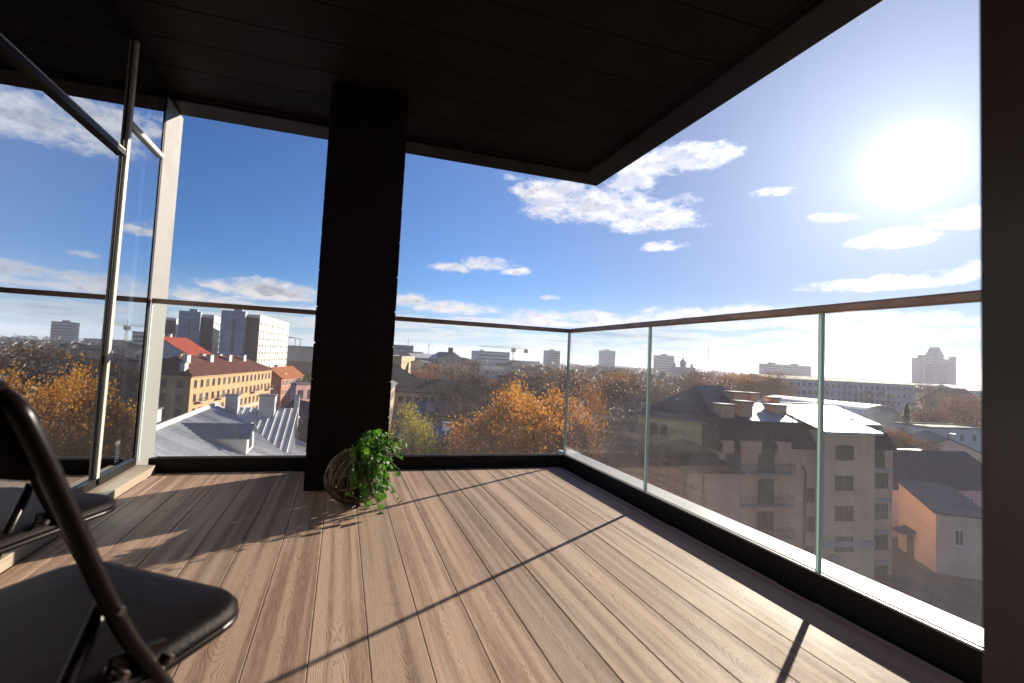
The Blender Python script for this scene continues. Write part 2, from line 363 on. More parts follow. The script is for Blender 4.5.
DX1, DY1, DX0 = 1.855, 3.70, -1.17
d = MB()
k0 = int(math.floor((DX0 + 0.037) / BW)); k1 = int(math.ceil((DX1 + 0.037) / BW))
for k in range(k0, k1):
    a = max(DX0, k * BW - 0.037 + 0.0012); b = min(DX1, (k + 1) * BW - 0.037 - 0.0012)
    if b - a < 0.01: continue
    c = 0.002
    vs = []
    for Y in (-0.9, DY1): vs += [(a, Y, -.025), (a, Y, -c), (a + c, Y, 0), (b - c, Y, 0), (b, Y, -c), (b, Y, -.025)]
    d.add(vs, [(i, i + 1, i + 7, i + 6) for i in range(5)] + [(0, 5, 11, 6), (0, 1, 2, 3, 4, 5), (6, 7, 8, 9, 10, 11)])
d.box(DX0, DX1, -0.9, DY1, -0.30, -0.0045, 1)
struct(d.build('floor_deck', [M_deck, mat('groove_brown', (0.05, 0.028, 0.018), rough=.9)]))
s_ = MB(); s_.box(-1.6, 2.10, -0.9, 3.98, -0.50, -0.31); s_.box(1.86, 2.05, 0.2, 3.98, -0.31, -0.06, 0); s_.box(-1.24, 1.86, 3.705, 3.98, -.31, -.06)
struct(s_.build('balcony_slab', mat('slab_concrete', (0.30, 0.29, 0.28), var=.15)))

# kerbs that hold the glass
def kerb(name, x0, x1, y0, y1, label, side):
    t = empty(name, ((x0 + x1) / 2, (y0 + y1) / 2, 0), label, 'kerb')
    L = Vector(t.location)
    bx = MB().box(x0 - L.x, x1 - L.x, y0 - L.y, y1 - L.y, -0.055, 0.086)
    bx.build('kerb_body', M_dark, t, bevel=0.002)
    return t, L
kr, L = kerb('glass_kerb', 1.92, 2.075, 0.372, 3.93, 'dark metal kerb under the right hand glass, with a sunlit pale cap', 1)
MB().box(1.948 - L.x, 1.997 - L.x, 0.374 - L.y, 3.96 - L.y, 0.0865, 0.0935).build('sill_cap', M_alu, kr, bevel=.0015)
MB().box(2.0005 - L.x, 2.095 - L.x, 0.374 - L.y, 3.96 - L.y, 0.0855, 0.0915).build('drip_flashing', M_alu, kr, bevel=.0015)
MB().box(1.9225 - L.x, 1.928 - L.x, 0.374 - L.y, 3.79 - L.y, 0.0865, 0.0945).build('glazing_bead', M_alu, kr)
for ya, yb in ((3.37, 3.6), (2.5, 3.22), (1.62, 2.3), (0.95, 1.45)):
    MB().box(1.859 - L.x, 1.866 - L.x, ya - L.y, yb - L.y, -0.020, -0.003).build('light_slit_strip', M_alu, kr)  # added pale strips stand in for light showing through slits under the kerb
kf, L = kerb('glass_kerb', -1.235, 1.918, 3.775, 3.822, 'long black metal kerb under the far glass, behind the plant', 0)
MB().box(-1.2 - L.x, 1.9 - L.x, 3.802 - L.y, 3.818 - L.y, 0.0865, 0.0925).build('sill_cap', M_dark, kf)
MB().box(-0.95 - L.x, -.28 - L.x, 3.715 - L.y, 3.745 - L.y, -0.03, -0.008).build('light_slit_strip', M_alu, kf)  # added pale strip imitating a slit of light below the far kerb

# glass panels: each leans on nothing but the kerb
def gpanel(ax, c, a, b, label, greenA=True):
    th = 0.0165
    z0, z1 = 0.070, 1.165
    if ax == 'y': base = (c, (a + b) / 2, 0); h = (b - a) / 2; box = (-th / 2, th / 2, -h, h)
    else: base = ((a + b) / 2, c, 0); h = (b - a) / 2; box = (-h, h, -th / 2, th / 2)
    t = empty('balustrade', base, label, 'glass panel', 'frameless balustrade panels')
    x0, x1, y0, y1 = box
    g = MB()
    if ax == 'y': g.add([(0, y0, z0), (0, y1, z0), (0, y1, z1), (0, y0, z1)], [(0, 1, 2, 3)])
    else: g.add([(x0, 0, z0), (x1, 0, z0), (x1, 0, z1), (x0, 0, z1)], [(0, 1, 2, 3)])
    # pane drawn as one body: two outer faces, and the ground edges in green
    for s in (-1, 1):
        e = MB()
        if ax == 'y': e.box(x0, x1, s * h - (0.004 if s > 0 else 0), s * h + (0.004 if s < 0 else 0), z0, z1)
        else: e.box(s * h - (0.004 if s > 0 else 0), s * h + (0.004 if s < 0 else 0), y0, y1, z0, z1)
        e.build('polished_edge', M_edge, t)
    g2 = MB()
    for q in (-th / 2, th / 2):
        if ax == 'y': g2.add([(q, y0 + .004, z0), (q, y1 - .004, z0), (q, y1 - .004, z1), (q, y0 + .004, z1)], [(0, 1, 2, 3)])
        else: g2.add([(x0 + .004, q, z0), (x1 - .004, q, z0), (x1 - .004, q, z1), (x0 + .004, q, z1)], [(0, 1, 2, 3)])
    g2.build('clear_pane', M_glass, t, fix=False)
    return t
GX, GY = 1.9355, 3.79
gpanel('y', GX, 2.648, 3.785, 'glass panel on the right, from the far corner to the first green joint')
gpanel('y', GX, 1.497, 2.640, 'middle glass panel on the right, between the two green joints')
gpanel('y', GX, 0.385, 1.489, 'nearest glass panel on the right, against the dark jamb')
gpanel('x', GY, 0.080, 1.928, 'glass panel in the far front, right of the dark column')
gpanel('x', GY, -1.30, 0.072, 'glass panel in the far front, left of the dark column')

def rail(ax, c, a, b, label):
    w, z0, z1 = 0.020, 1.161, 1.196
    if ax == 'y': base = (c, (a + b) / 2, 0); h = (b - a) / 2; o = MB().box(-w, w, -h, h, z0, z1)
    else: base = ((a + b) / 2, c, 0); h = (b - a) / 2; o = MB().box(-h, h, -w, w, z0, z1)
    r = o.build('handrail', M_rail, loc=base, bevel=0.006); tag(r, label, 'handrail'); return r
rail('y', GX, 0.374, GY + 0.022, 'bronze handrail capping the glass panels on the right')
rail('x', GY, 0.078, GX - 0.024, 'bronze handrail on the far glass right of the column')
rail('x', GY, -1.30, 0.074, 'dark handrail on the far glass left of the column')

# column clad with horizontal boards
t = empty('column', (0.074, 3.455, 0), 'thick dark column clad in horizontal boards, behind the plant', 'column')
cb = MB(); zz = 0.002; i = 0
while zz < 2.66:
    top = min(zz + 0.231, 2.668)
    cb.box(-0.255, 0.255, -0.262, 0.275, zz, top - 0.006, 0); zz += 0.2365
cb.box(-0.247, 0.247, -0.254, 0.267, 0.0, 2.668, 1)
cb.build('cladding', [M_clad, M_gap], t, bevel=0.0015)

# roof over the balcony: recessed soffit boards inside a deeper edge trim
t = empty('roof_canopy', (0.3, 1.4, 2.67), 'black soffit boards of the roof overhanging the balcony', 'roof')
ZC, ZT = 2.69, 2.65
RX, RY = 2.30, 4.06
tr_ = MB()
tr_.box(-1.9, RX, RY - 0.24, RY, ZT, ZT + .30); tr_.box(RX - 0.24, RX, -1.3, RY - 0.242, ZT, ZT + .30)
tr_.box(-1.9, RX - .242, RY - 0.262, RY - 0.2425, ZT + .028, ZT + .2); tr_.box(RX - .262, RX - .2425, -1.3, RY - .264, ZT + .028, ZT + .2)
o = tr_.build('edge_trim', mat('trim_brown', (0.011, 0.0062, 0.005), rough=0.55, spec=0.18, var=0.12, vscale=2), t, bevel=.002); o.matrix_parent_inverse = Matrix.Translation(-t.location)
bb = MB(); y = RY - 0.266
edge_y = [y]
yy = 3.429
while yy > -1.4: edge_y.append(yy); yy -= 0.3115
for a, b in zip(edge_y, edge_y[1:]):
    bb.box(-1.9, RX - 0.264, b + 0.004, a - 0.004, ZC, ZC + .02)
bb.box(-1.9, RX - 0.264, -1.3, RY - .264, ZC + .021, ZC + .25, 1)
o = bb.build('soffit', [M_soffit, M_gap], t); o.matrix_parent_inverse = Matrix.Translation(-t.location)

# window wall on the left
WX = -1.31
t = empty('window_wall', (WX, 1.5, 0), 'tall reflecting window wall with thin frames along the left', 'window wall')
def wp(name, box, m, mi=0, bevel=0.0015, par=None):
    x0, x1, y0, y1, z0, z1 = box
    o = MB().box(x0 - WX, x1 - WX, y0 - 1.5, y1 - 1.5, z0, z1).build(name, m, par or t, bevel=bevel); return o
def pane(y0, y1, z0, z1, x):
    return MB().add([(x - WX, y0 - 1.5, z0), (x - WX, y1 - 1.5, z0), (x - WX, y1 - 1.5, z1), (x - WX, y0 - 1.5, z1)], [(0, 1, 2, 3)]).build('pane', M_mirror, t, fix=False)
pane(3.19, 3.745, 0.10, 2.68, WX)
pane(-0.9, 3.19, 0.10, 2.68, WX)
wp('mullion', (WX - .05, WX + .004, 3.178, 3.190, 0.06, 2.68), M_dark)
wp('mullion', (WX - .05, WX + .020, 3.1905, 3.226, 0.06, 2.68), M_lightp)
wp('mullion', (WX - .05, WX + .006, 3.735, 3.765, 0.06, 2.68), M_dark)
wp('transom', (WX - .05, WX + .026, -0.9, 3.177, 1.965, 1.995), M_dark)
wp('transom', (WX - .05, WX + .018, -0.9, 3.177, 1.9955, 2.010), M_lightp)
wp('transom', (WX - .05, WX + .022, 3.227, 3.734, 2.175, 2.205), M_lightp)
wp('bottom_rail', (WX - .05, WX + .02, -0.9, 3.734, 0.055, 0.10), M_dark)
tag(MB().box(-.05, .05, -.168, .168, -.2, 2.648).build('corner_post', M_post, loc=(-1.361, 3.945, 0), bevel=.003), 'sunlit pale grey post at the end of the window wall', 'post')
tag(MB().box(-.061, .061, -2.3, 2.3, 0.0, 0.052).build('timber_sill', M_sill, loc=(-1.234, 1.44, 0), bevel=.003), 'pale timber sill strip along the foot of the window wall', 'sill')
# the room behind the glass
rm = MB(); rm.box(-4.0, -3.9, -1.2, 3.9, -.2, 2.9); rm.box(-3.9, -1.42, 3.70, 3.74, -.2, 2.9); rm.box(-3.9, -1.37, -1.2, 3.70, -.2, 0.0); rm.box(-3.9, -1.37, -1.2, 3.7, 2.69, 2.9)
rm.box(-4, -1.2, -1.3, -1.2, -.2, 2.9)
struct(rm.build('room_walls', M_int))
def curtain(y0, y1, label):
    c = MB(); n = 60; vs = []
    for i in range(n + 1):
        y = (y1 - y0) * i / n; x = 0.03 * math.sin(i * 1.35) + .012 * math.sin(i * .5)
        vs += [(x, y, 0.03), (x, y, 2.6)]
    c.add(vs, [(2 * i, 2 * i + 2, 2 * i + 3, 2 * i + 1) for i in range(n)], 0, True)
    o = c.build('curtain', M_curtain, loc=(-1.49, y0, 0), fix=False)
    md = o.modifiers.new('cloth', 'SOLIDIFY'); md.thickness = .003
    tag(o, label, 'curtain')
curtain(2.05, 2.40, 'pale curtain hanging behind the left window, dimly seen in the glass')

# jamb at the right edge and the house wall behind the camera
M_jamb = mat('brown_jamb', (0.024, 0.012, 0.012), rough=0.45, spec=.25)
tag(MB().box(-.65, .65, -.09, .09, -.3, 2.648).build('door_jamb', M_jamb, loc=(1.379, .28, 0), bevel=.004), 'out of focus dark brown wall end at the right edge of the photo', 'jamb')
struct(MB().box(-1.9, 2.3, -1.0, -0.9, -.3, 2.69).build('house_wall', M_clad))

# ------------------------------------------------------------------ folding chairs
M_frame = mat('brown_black_tube', (0.004, 0.0022, 0.0024), rough=0.28, spec=0.12)
M_vinyl = mat('dark_vinyl', (0.0035, 0.002, 0.0026), rough=0.5, spec=0.05, bump=0.12, bscale=120)
M_rub = mat('black_rubber', (0.012, 0.012, 0.012), rough=0.8)
M_rivet = mat('steel_rivet', (0.12, 0.10, 0.10), rough=0.35, metal=1.0)
def smooth_path(P, n=6):
    P = [Vector(p) for p in P]; out = []
    for i in range(len(P) - 1):
        a = P[max(i - 1, 0)]; b = P[i]; c = P[i + 1]; e = P[min(i + 2, len(P) - 1)]
        for k in range(n):
            t_ = k / n
            out.append(0.5 * ((2 * b) + (c - a) * t_ + (2 * a - 5 * b + 4 * c - e) * t_ ** 2 + (3 * b - a - 3 * c + e) * t_ ** 3))
    out.append(P[-1]); return out
def rrect(x0, x1, y0, y1, r, n=6):
    pts = []
    for cx, cy, a0 in ((x1 - r[0], y1 - r[0], 0), (x0 + r[0], y1 - r[0], 90), (x0 + r[1], y0 + r[1], 180), (x1 - r[1], y0 + r[1], 270)):
        rr = r[0] if a0 in (0, 90) else r[1]
        for i in range(n + 1):
            an = R(a0 + 90 * i / n); pts.append((cx + rr * math.cos(an), cy + rr * math.sin(an)))
    return pts
def make_chair(label, loc, rz, up=True):
    t = empty('folding_chair', loc, label, 'folding chair', 'folding chairs by the window wall', rz)
    W = 0.215
    # seat cushion: stacked rounded outlines, softly domed
    s = MB(); prof = [(0.0, 0, -.008), (.006, 0, -.004), (.008, 0, 0.002), (0.003, 0, .006), (.001, 0, .010), (-.006, 0, .016), (-.025, 0, .0195), (-.10, 0, .0215)]
    rings = []
    for ins, _, dz in prof:
        rings.append([(x, y, 0.43 + dz) for x, y in rrect(-.205 - ins, .212 + ins, -.40 - ins, .022 + ins, (max(.02, .075 + ins), max(.02, .05 + ins)))])
    n = len(rings[0])
    vs = [v for r_ in rings for v in r_]
    fs = [(i * n + k, i * n + (k + 1) % n, (i + 1) * n + (k + 1) % n, (i + 1) * n + k) for i in range(len(rings) - 1) for k in range(n)]
    s.add(vs, fs, 0, True); s.add(rings[-1], [list(range(n))], 0, True); s.add(rings[0], [list(range(n))[::-1]], 0, False)
    seat = s.build('seat', M_vinyl, t)
    pr = [Vector((x, y, .420)) for x, y in rrect(-.208, .215, -.403, .025, (.078, .053))]
    MB().tube(pr + [pr[0]], 0.007, 8, caps=False).build('seat_rim', M_frame, seat)
    # side frames: backrest upright that bends down into the front leg, joined over the back
    side = [(-.06 + .10, 0.0), (-.168 + .03, .33), (-.168, .415), (-.215, .50), (-.262, .585), (-.300, .68), (-.372, .80)]
    side = [(.075, 0.012), (-.09, .285), (-.166, .415), (-.218, .50), (-.260, .585), (-.304, .684), (-.350, .785)]
    pts = []
    for y, z in side: pts.append((W, y, z))
    pts += [(W - .012, -.368, .825), (W - .065, -.384, .846), (0, -.388, .850)]
    full = pts + [(-x, y, z) for x, y, z in reversed(pts[:-1])]
    MB().tube(smooth_path(full, 5), 0.0112, 12).build('frame', M_frame, t)
    for sx in (-1, 1):
        MB().tube([(sx * (W - .026), -.235, .545), (sx * (W - .026), -.30, .40), (sx * (W - .026), -.455, .012)], .0105, 10).build('leg', M_frame, t)
        lk = MB().box(-.003, .003, -.085, .0, -.016, .016, 0, Matrix.Translation((sx * (W - .012), -.150, .44)) @ Matrix.Rotation(R(-14), 4, 'X')).build('hinge_link', M_frame, t, bevel=.002)
        for yy_, z_ in ((-.158, .437), (-.226, .455), (-.24, .545)):
            MB().tube([(sx * (W - .020), yy_, z_), (sx * (W + .016), yy_, z_)], .0055, 8).build('rivet', M_rivet, lk)
        for fy, xx_ in ((.075, W), (-.458, W - .026)):
            MB().tube([(sx * xx_, fy, 0.0), (sx * xx_, fy, .03)], .0165, 10).build('rubber_foot', M_rub, t)
    MB().tube([(-W, .02, .10), (W, .02, .10)], .008, 8).build('stretcher', M_frame, t)
    MB().tube([(-W + .026, -.42, .10), (W - .026, -.42, .10)], .008, 8).build('stretcher', M_frame, t)
    b = MB(); n = 10
    vs = []
    for j in range(5):
        zf = j / 4
        y0, z0 = -.335 - .045 * zf, .738 + .105 * zf
        for i in range(n + 1):
            x = -W + .012 + (2 * W - .024) * i / n; bow = -.03 * (1 - (2 * i / n - 1) ** 2)
            vs.append((x, y0 + bow, z0))
    b.add(vs, [(j * (n + 1) + i, j * (n + 1) + i + 1, (j + 1) * (n + 1) + i + 1, (j + 1) * (n + 1) + i) for j in range(4) for i in range(n)], 0, True)
    o = b.build('backrest', M_vinyl, t, fix=False); md = o.modifiers.new('pad', 'SOLIDIFY'); md.thickness = .022; md.offset = 0
    return t
def place(c, cx, cy, ang):       # c is where the seat's front right corner stands
    f = Vector((math.sin(ang), math.cos(ang), 0)); r_ = Vector((math.cos(ang), -math.sin(ang), 0))
    o = Vector((cx, cy, 0)) - r_ * 0.20 - f * 0.0
    c.location = o; c.rotation_euler = (0, 0, -ang)
c1 = make_chair('near folding chair with black vinyl seat, cut by the left edge of the photo', (0, 0, 0), 0); place(c1, -.150, .950, R(32.5))
c2 = copy_tree(c1); c2['label'] = 'farther folding chair beside the window, mostly hidden by the nearer chair'; place(c2, -.595, 1.60, R(21))

# ------------------------------------------------------------------ basket plant
def basket():
    random.seed(3)
    t = empty('woven_planter', (.115, 2.93, 0), 'round basket of bent vines in front of the dark column', 'basket')
    m = mat('vine_twig', (0.15, 0.095, 0.065), rough=0.6, var=.45, vscale=20)
    o = MB()
    for k in range(46):
        # loops around a squat sphere
        ax = Vector((random.gauss(0, 1), random.gauss(0, 1), random.gauss(0, .35))).normalized()
        u = ax.orthogonal().normalized(); v = ax.cross(u); rr = random.uniform(.135, .170); ph = random.uniform(0, 6)
        pts = []
        for i in range(25):
            a = 2 * math.pi * i / 24
            w = 1 + .05 * math.sin(3 * a + ph)
            p = (u * math.cos(a) + v * math.sin(a)) * rr * w + ax * random.uniform(-.0, .004)
            pts.append((p.x, p.y, max(.006, .155 + p.z * .93)))
        o.tube(pts, random.uniform(.0025, .0048), 6, caps=False)
    for k in range(26):
        a = random.uniform(0, 6.28); r0 = random.uniform(.02, .06); r1 = random.uniform(.02, .08)
        o.tube([(math.cos(a) * r0, math.sin(a) * r0, .01), (math.cos(a) * .10, math.sin(a) * .10, .15), (math.cos(a + .6) * r1, math.sin(a + .6) * r1, .31)], .0035, 6)
    o.build('vine_ball', m, t)
    pot = MB(); ring = []
    for z, r_ in ((.03, .06), (.24, .085)): ring += [(r_ * math.cos(i * math.pi / 8), r_ * math.sin(i * math.pi / 8), z) for i in range(16)]
    pot.add(ring, [(i, (i + 1) % 16, 16 + (i + 1) % 16, 16 + i) for i in range(16)] + [tuple(range(16))[::-1], tuple(range(16, 32))], 0, True)
    pot.build('inner_pot', mat('black_pot', (0.02, .018, .016), rough=.6), t)
    pl = empty('potted_plant', (.160, 2.87, .235), 'bright green leafy plant trailing over the right of the basket', 'plant')
    lm = leaf_mat('fresh_leaf', [(0.03, 0.11, 0.010), (0.09, 0.24, 0.02), (0.22, 0.40, 0.035)], trans=.45, rough=.35, scale=9)
    fl = MB(); stm = MB()
    for k in range(85):
        # stems rise from the pot then trail to the right
        a = random.uniform(-2.3, 1.7); reach = random.uniform(.04, .225); drop = random.uniform(-.225, .19)
        p0 = Vector((-.05, .02, .0)); p2 = Vector((math.cos(a) * reach + .03, math.sin(a) * reach * .8 - .05, drop)); p1 = (p0 + p2) / 2 + Vector((0, 0, .09))
        stm.tube([p0, p1, p2], .0018, 5)
        for j in range(6):
            tt = .4 + .6 * j / 5; q = (1 - tt) ** 2 * p0 + 2 * tt * (1 - tt) * p1 + tt ** 2 * p2
            q += Vector((random.gauss(0, .012), random.gauss(0, .012), random.gauss(0, .010)))
            sz = random.uniform(.011, .026)
            nrm = Vector((random.gauss(.4, .7), random.gauss(-.5, .7), random.uniform(.1, 1))).normalized(); u = nrm.orthogonal().normalized()
            u = (Matrix.Rotation(random.uniform(0, 6.28), 3, nrm) @ u); v = nrm.cross(u)
            # ivy-like lobed leaf
            outl = [(0, 1.15), (.30, .55), (.85, .62), (.60, .1), (.80, -.55), (.2, -.55), (0, -.8), (-.2, -.55), (-.80, -.55), (-.60, .1), (-.85, .62), (-.30, .55)]
            vs = [q + nrm * .12 * sz] + [q + u * a_ * sz + v * b_ * sz - nrm * .15 * sz * (a_ * a_) for a_, b_ in outl]
            fl.add(vs, [(0, i + 1, (i + 1) % 12 + 1) for i in range(12)])
    fl.build('leaves', lm, pl, fix=False); stm.build('stems', mat('green_stem', (.10, .16, .03), rough=.5), pl)
basket()
# ------------------------------------------------------------------ the town below
gm = mat('town_ground', (0.09, 0.085, 0.075), rough=.95, var=.35, vscale=.02, alt=(0.05, 0.055, 0.035))
g = MB(); g.add([(-9000, -9000, GZ), (9000, -9000, GZ), (9000, 9000, GZ), (-9000, 9000, GZ)], [(0, 1, 2, 3)])
struct(g.build('ground', gm))
g = MB(); q = [at(px, hz(px), D) for px, D in ((770, 22), (1120, 20), (1120, 50), (985, 57), (905, 52), (830, 44), (770, 43))]
g.add([(p.x, p.y, GZ + .02) for p in q], [tuple(range(7))]); struct(g.build('yard_asphalt', mat('asphalt', (0.055, 0.055, 0.057), rough=.9, var=.3, vscale=.4)))

ROOFM = {
 'tin': seam_mat('old_tin', (0.36, 0.36, 0.36), .55, rough=.48, metal=.5, seam=.8),
 'dark': seam_mat('dark_sheet', (0.030, 0.043, 0.075), .5, rough=.85, metal=0, spec=0),
 'green': seam_mat('dark_green_sheet', (0.014, 0.038, 0.045), .5, rough=.8, metal=0, spec=0),
 'rust': seam_mat('rusty_sheet', (0.246, 0.090, 0.041), .6, rough=.8, metal=0, spec=.03),
 'red': seam_mat('red_sheet', (0.221, 0.045, 0.029), .6, rough=.8, metal=0, spec=.03),
 'maroon': seam_mat('maroon_sheet', (0.094, 0.037, 0.033), .6, rough=.8, metal=0, spec=.03),
 'grey': seam_mat('grey_sheet', (0.164, 0.164, 0.172), .6, rough=.8, metal=0, spec=.03),
 'blue': seam_mat('blue_sheet', (0.049, 0.115, 0.246), .4, rough=.8, metal=0, spec=.03),
 'brown': seam_mat('brown_sheet', (0.082, 0.061, 0.053), .5, rough=.8, metal=0, spec=.03),
 'pale': seam_mat('pale_galvanised', (0.541, 0.541, 0.558), .42, rough=.6, metal=.0, seam=.75),
}
W_cream = facade_mat('cream_render', (0.377, 0.328, 0.246)); W_yellow = facade_mat('yellow_render', (0.41, 0.225, 0.11)); W_white = facade_mat('white_render', (0.508, 0.508, 0.492))
W_beige = facade_mat('beige_brick', (0.68, 0.38, 0.22), joint=(0.30, 0, (0.25, 0.2, 0.16)), streak=.3)
W_pinkb = facade_mat('pinkish_brick', (0.68, 0.34, 0.22), joint=(0.30, 0, (0.26, 0.18, 0.14)))
W_olive = facade_mat('yellow_olive_render', (0.74, 0.58, 0.22), streak=.35); W_pink = facade_mat('pink_render', (0.62, 0.34, 0.35)); W_salmon = facade_mat('salmon_render', (0.426, 0.271, 0.180))
W_brown = facade_mat('brown_panel', (0.11, 0.065, 0.058), joint=(2.9, 0, (.04, .03, .03))); W_bluegrey = facade_mat('blue_grey_panel', (0.25, 0.28, 0.36), joint=(2.9, 0, (.1, .1, .12)))
W_brick = facade_mat('orange_brick', (0.271, 0.107, 0.061)); W_grey = facade_mat('grey_render', (0.197, 0.197, 0.205)); W_pale = facade_mat('pale_blue_render', (0.410, 0.435, 0.476)); W_dk = facade_mat('dark_red_render', (0.131, 0.057, 0.049))
M_fr = mat('white_window_frame', (0.55, 0.54, 0.52), rough=.5); M_frd = mat('brown_window_frame', (0.09, 0.06, 0.05), rough=.5)
M_wg = mat('window_glass', (0.030, 0.036, 0.045), rough=.12, spec=.7); M_wg2 = mat('window_glass_net', (0.065, 0.065, 0.07), rough=.35, spec=.6)
M_cap = mat('chimney_cap', (0.10, 0.10, 0.11), rough=.6); M_chw = mat('limewashed_chimney', (0.55, 0.52, 0.48), rough=.9, var=.15); M_band = mat('pale_concrete_band', (0.36, 0.30, 0.27), rough=.8, var=.1)
M_rl = mat('balcony_railing_paint', (0.10, 0.09, 0.09), rough=.6)

WMESH = {}
def win_mesh(w, h, fr, gl, cols=2):
    k = (round(w, 2), round(h, 2), fr.name, gl.name, cols)
    if k in WMESH: return WMESH[k]
    m = MB(); f = .07; hw, hh = w / 2, h / 2
    m.box(-hw, hw, -.055, .02, -hh, -hh + f); m.box(-hw, hw, -.055, .02, hh - f, hh); m.box(-hw, -hw + f, -.055, .02, -hh + f, hh - f); m.box(hw - f, hw, -.055, .02, -hh + f, hh - f)
    for i in range(1, cols): x = -hw + w * i / cols; m.box(x - .03, x + .03, -.045, .02, -hh + f, hh - f)
    m.box(-hw + f + .001, hw - f - .001, -.016, .0, -hh + f + .001, hh - f - .001, 1)
    m.box(-hw - .08, hw + .08, -.14, .0, -hh - .07, -hh - .005, 0)
    WMESH[k] = m.mesh('window', [fr, gl]); return WMESH[k]

class House:
    def __init__(s, name, label, cat, a, b, depth, ztop, wall, zpx=None, group=None):
        A = at(a[0], hz(a[0]), a[1]); B = at(b[0], hz(b[0]), b[1]); s.L = math.hypot(B.x - A.x, B.y - A.y); s.D = depth
        s.ang = math.atan2(B.y - A.y, B.x - A.x)
        s.root = empty(name, (A.x, A.y, GZ), label, cat, group, s.ang)
        s.H = (at(*ztop).z - GZ) if isinstance(ztop, tuple) else ztop
        s.wallm = wall; s.wb = MB().box(0, s.L, 0, depth, 0, s.H); s.wall = None
    def rel(s, px, py, D): return at(px, py, D).z - GZ
    def roof(s, kind, h, m, ov=.45, th=.18, name='roof'):
        L, D, H = s.L, s.D, s.H; r = MB(); m = ROOFM[m] if isinstance(m, str) else m
        def slab(pts):      # a sloping sheet with its own thickness
            n = len(pts); vs = [(x, y, z + .02) for x, y, z in pts] + [(x, y, z + th) for x, y, z in pts]
            r.add(vs, [tuple(range(n))[::-1], tuple(range(n, 2 * n))] + [(i, (i + 1) % n, n + (i + 1) % n, n + i) for i in range(n)])
        if kind == 'gable_u':
            c = D / 2; dz = h * ov / c
            slab([(-ov, -ov, H - dz), (L + ov, -ov, H - dz), (L + ov, c, H + h), (-ov, c, H + h)]); slab([(-ov, c, H + h), (L + ov, c, H + h), (L + ov, D + ov, H - dz), (-ov, D + ov, H - dz)])
            for x in (0.0, L): s.wb.add([(x, 0.01, H), (x, D - .01, H), (x, c, H + h)] + [(x + (.2 if x == 0 else -.2), 0.01, H), (x + (.2 if x == 0 else -.2), D - .01, H), (x + (.2 if x == 0 else -.2), c, H + h)], [(0, 1, 2), (3, 4, 5), (0, 1, 4, 3), (1, 2, 5, 4), (2, 0, 3, 5)])
        elif kind == 'gable_v':
            c = L / 2; dz = h * ov / c
            slab([(-ov, -ov, H - dz), (c, -ov, H + h), (c, D + ov, H + h), (-ov, D + ov, H - dz)]); slab([(c, -ov, H + h), (L + ov, -ov, H - dz), (L + ov, D + ov, H - dz), (c, D + ov, H + h)])
            for y in (0.0, D - .2): s.wb.add([(0.01, y, H), (L - .01, y, H), (c, y, H + h), (0.01, y + .2, H), (L - .01, y + .2, H), (c, y + .2, H + h)], [(0, 1, 2), (3, 4, 5), (0, 1, 4, 3), (1, 2, 5, 4), (2, 0, 3, 5)])
        elif kind == 'hip':
            c = min(D, L) / 2; dz = h * ov / c; a0, a1 = (c, L - c) if L >= D else (L / 2, L / 2); b0, b1 = (D / 2, D / 2) if L >= D else (c, D - c)
            o = [(-ov, -ov, H - dz), (L + ov, -ov, H - dz), (L + ov, D + ov, H - dz), (-ov, D + ov, H - dz)]; t1 = (a0, b0, H + h); t2 = (a1, b1, H + h)
            if L >= D: slab([o[0], o[1], t2, t1]); slab([o[1], o[2], t2]); slab([o[2], o[3], t1, t2]); slab([o[3], o[0], t1])
            else: slab([o[0], o[1], t1]); slab([o[1], o[2], t2, t1]); slab([o[2], o[3], t2]); slab([o[3], o[0], t1, t2])
        elif kind == 'shed_u':
            slab([(-ov, -ov, H + h), (L + ov, -ov, H), (L + ov, D + ov, H), (-ov, D + ov, H + h)])
            s.wb.add([(0, 0.01, H), (L, 0.01, H), (0, 0.01, H + h), (0, D - .01, H), (L, D - .01, H), (0, D - .01, H + h)], [(0, 1, 2), (3, 5, 4), (0, 2, 5, 3), (1, 4, 5, 2)])
        elif kind == 'flat':
            r.box(.3, L - .3, .3, D - .3, H + .002, H + .10); w = .25; z1 = H + h
            r.box(-.06, L + .06, -.06, w, H + .003, z1); r.box(-.06, L + .06, D - w, D + .06, H + .003, z1); r.box(-.06, w, w + .002, D - w - .002, H + .003, z1); r.box(L - w, L + .06, w + .002, D - w - .002, H + .003, z1)
        elif kind == 'vault_v':
            n = 14
            pt = [(L / 2 - (L / 2 + .2) * math.cos(math.pi * i / n), H + h * math.sin(math.pi * i / n)) for i in range(n + 1)]
            for i in range(n): slab([(pt[i][0], -.3, pt[i][1]), (pt[i + 1][0], -.3, pt[i + 1][1]), (pt[i + 1][0], D + .3, pt[i + 1][1]), (pt[i][0], D + .3, pt[i][1])])
            s.wb.prism([(0, 0)], 0, 0) if False else None
            vs = [(x, 0.02, z) for x, z in pt]; s.wb.add(vs + [(x, .25, z) for x, z in [(p[0], p[1]) for p in pt]], [tuple(range(n + 1)), tuple(range(n + 1, 2 * n + 2))[::-1]])
        elif kind == 'mansard':
            # steep dark lower slope is added by the caller; this is the shallow upper sheet
            slab([(4.6, 1.25, H + h * .60), (L + .1, 1.25, H + h * .60), (L + .1, D * .55, H + h), (4.6, D * .55, H + h)]); slab([(-.1, D * .55, H + h), (L + .1, D * .55, H + h), (L + .1, D + .3, H), (-.1, D + .3, H)])
            for x in (0.03, L - .23): s.wb.add([(x + k * .2, y, z) for k in (0, 1) for y, z in ((.02, H), (1.2, H + h * .58), (D * .55, H + h - .02), (D, H))], [(0, 1, 2, 3), (4, 5, 6, 7), (0, 1, 5, 4), (1, 2, 6, 5), (2, 3, 7, 6)])
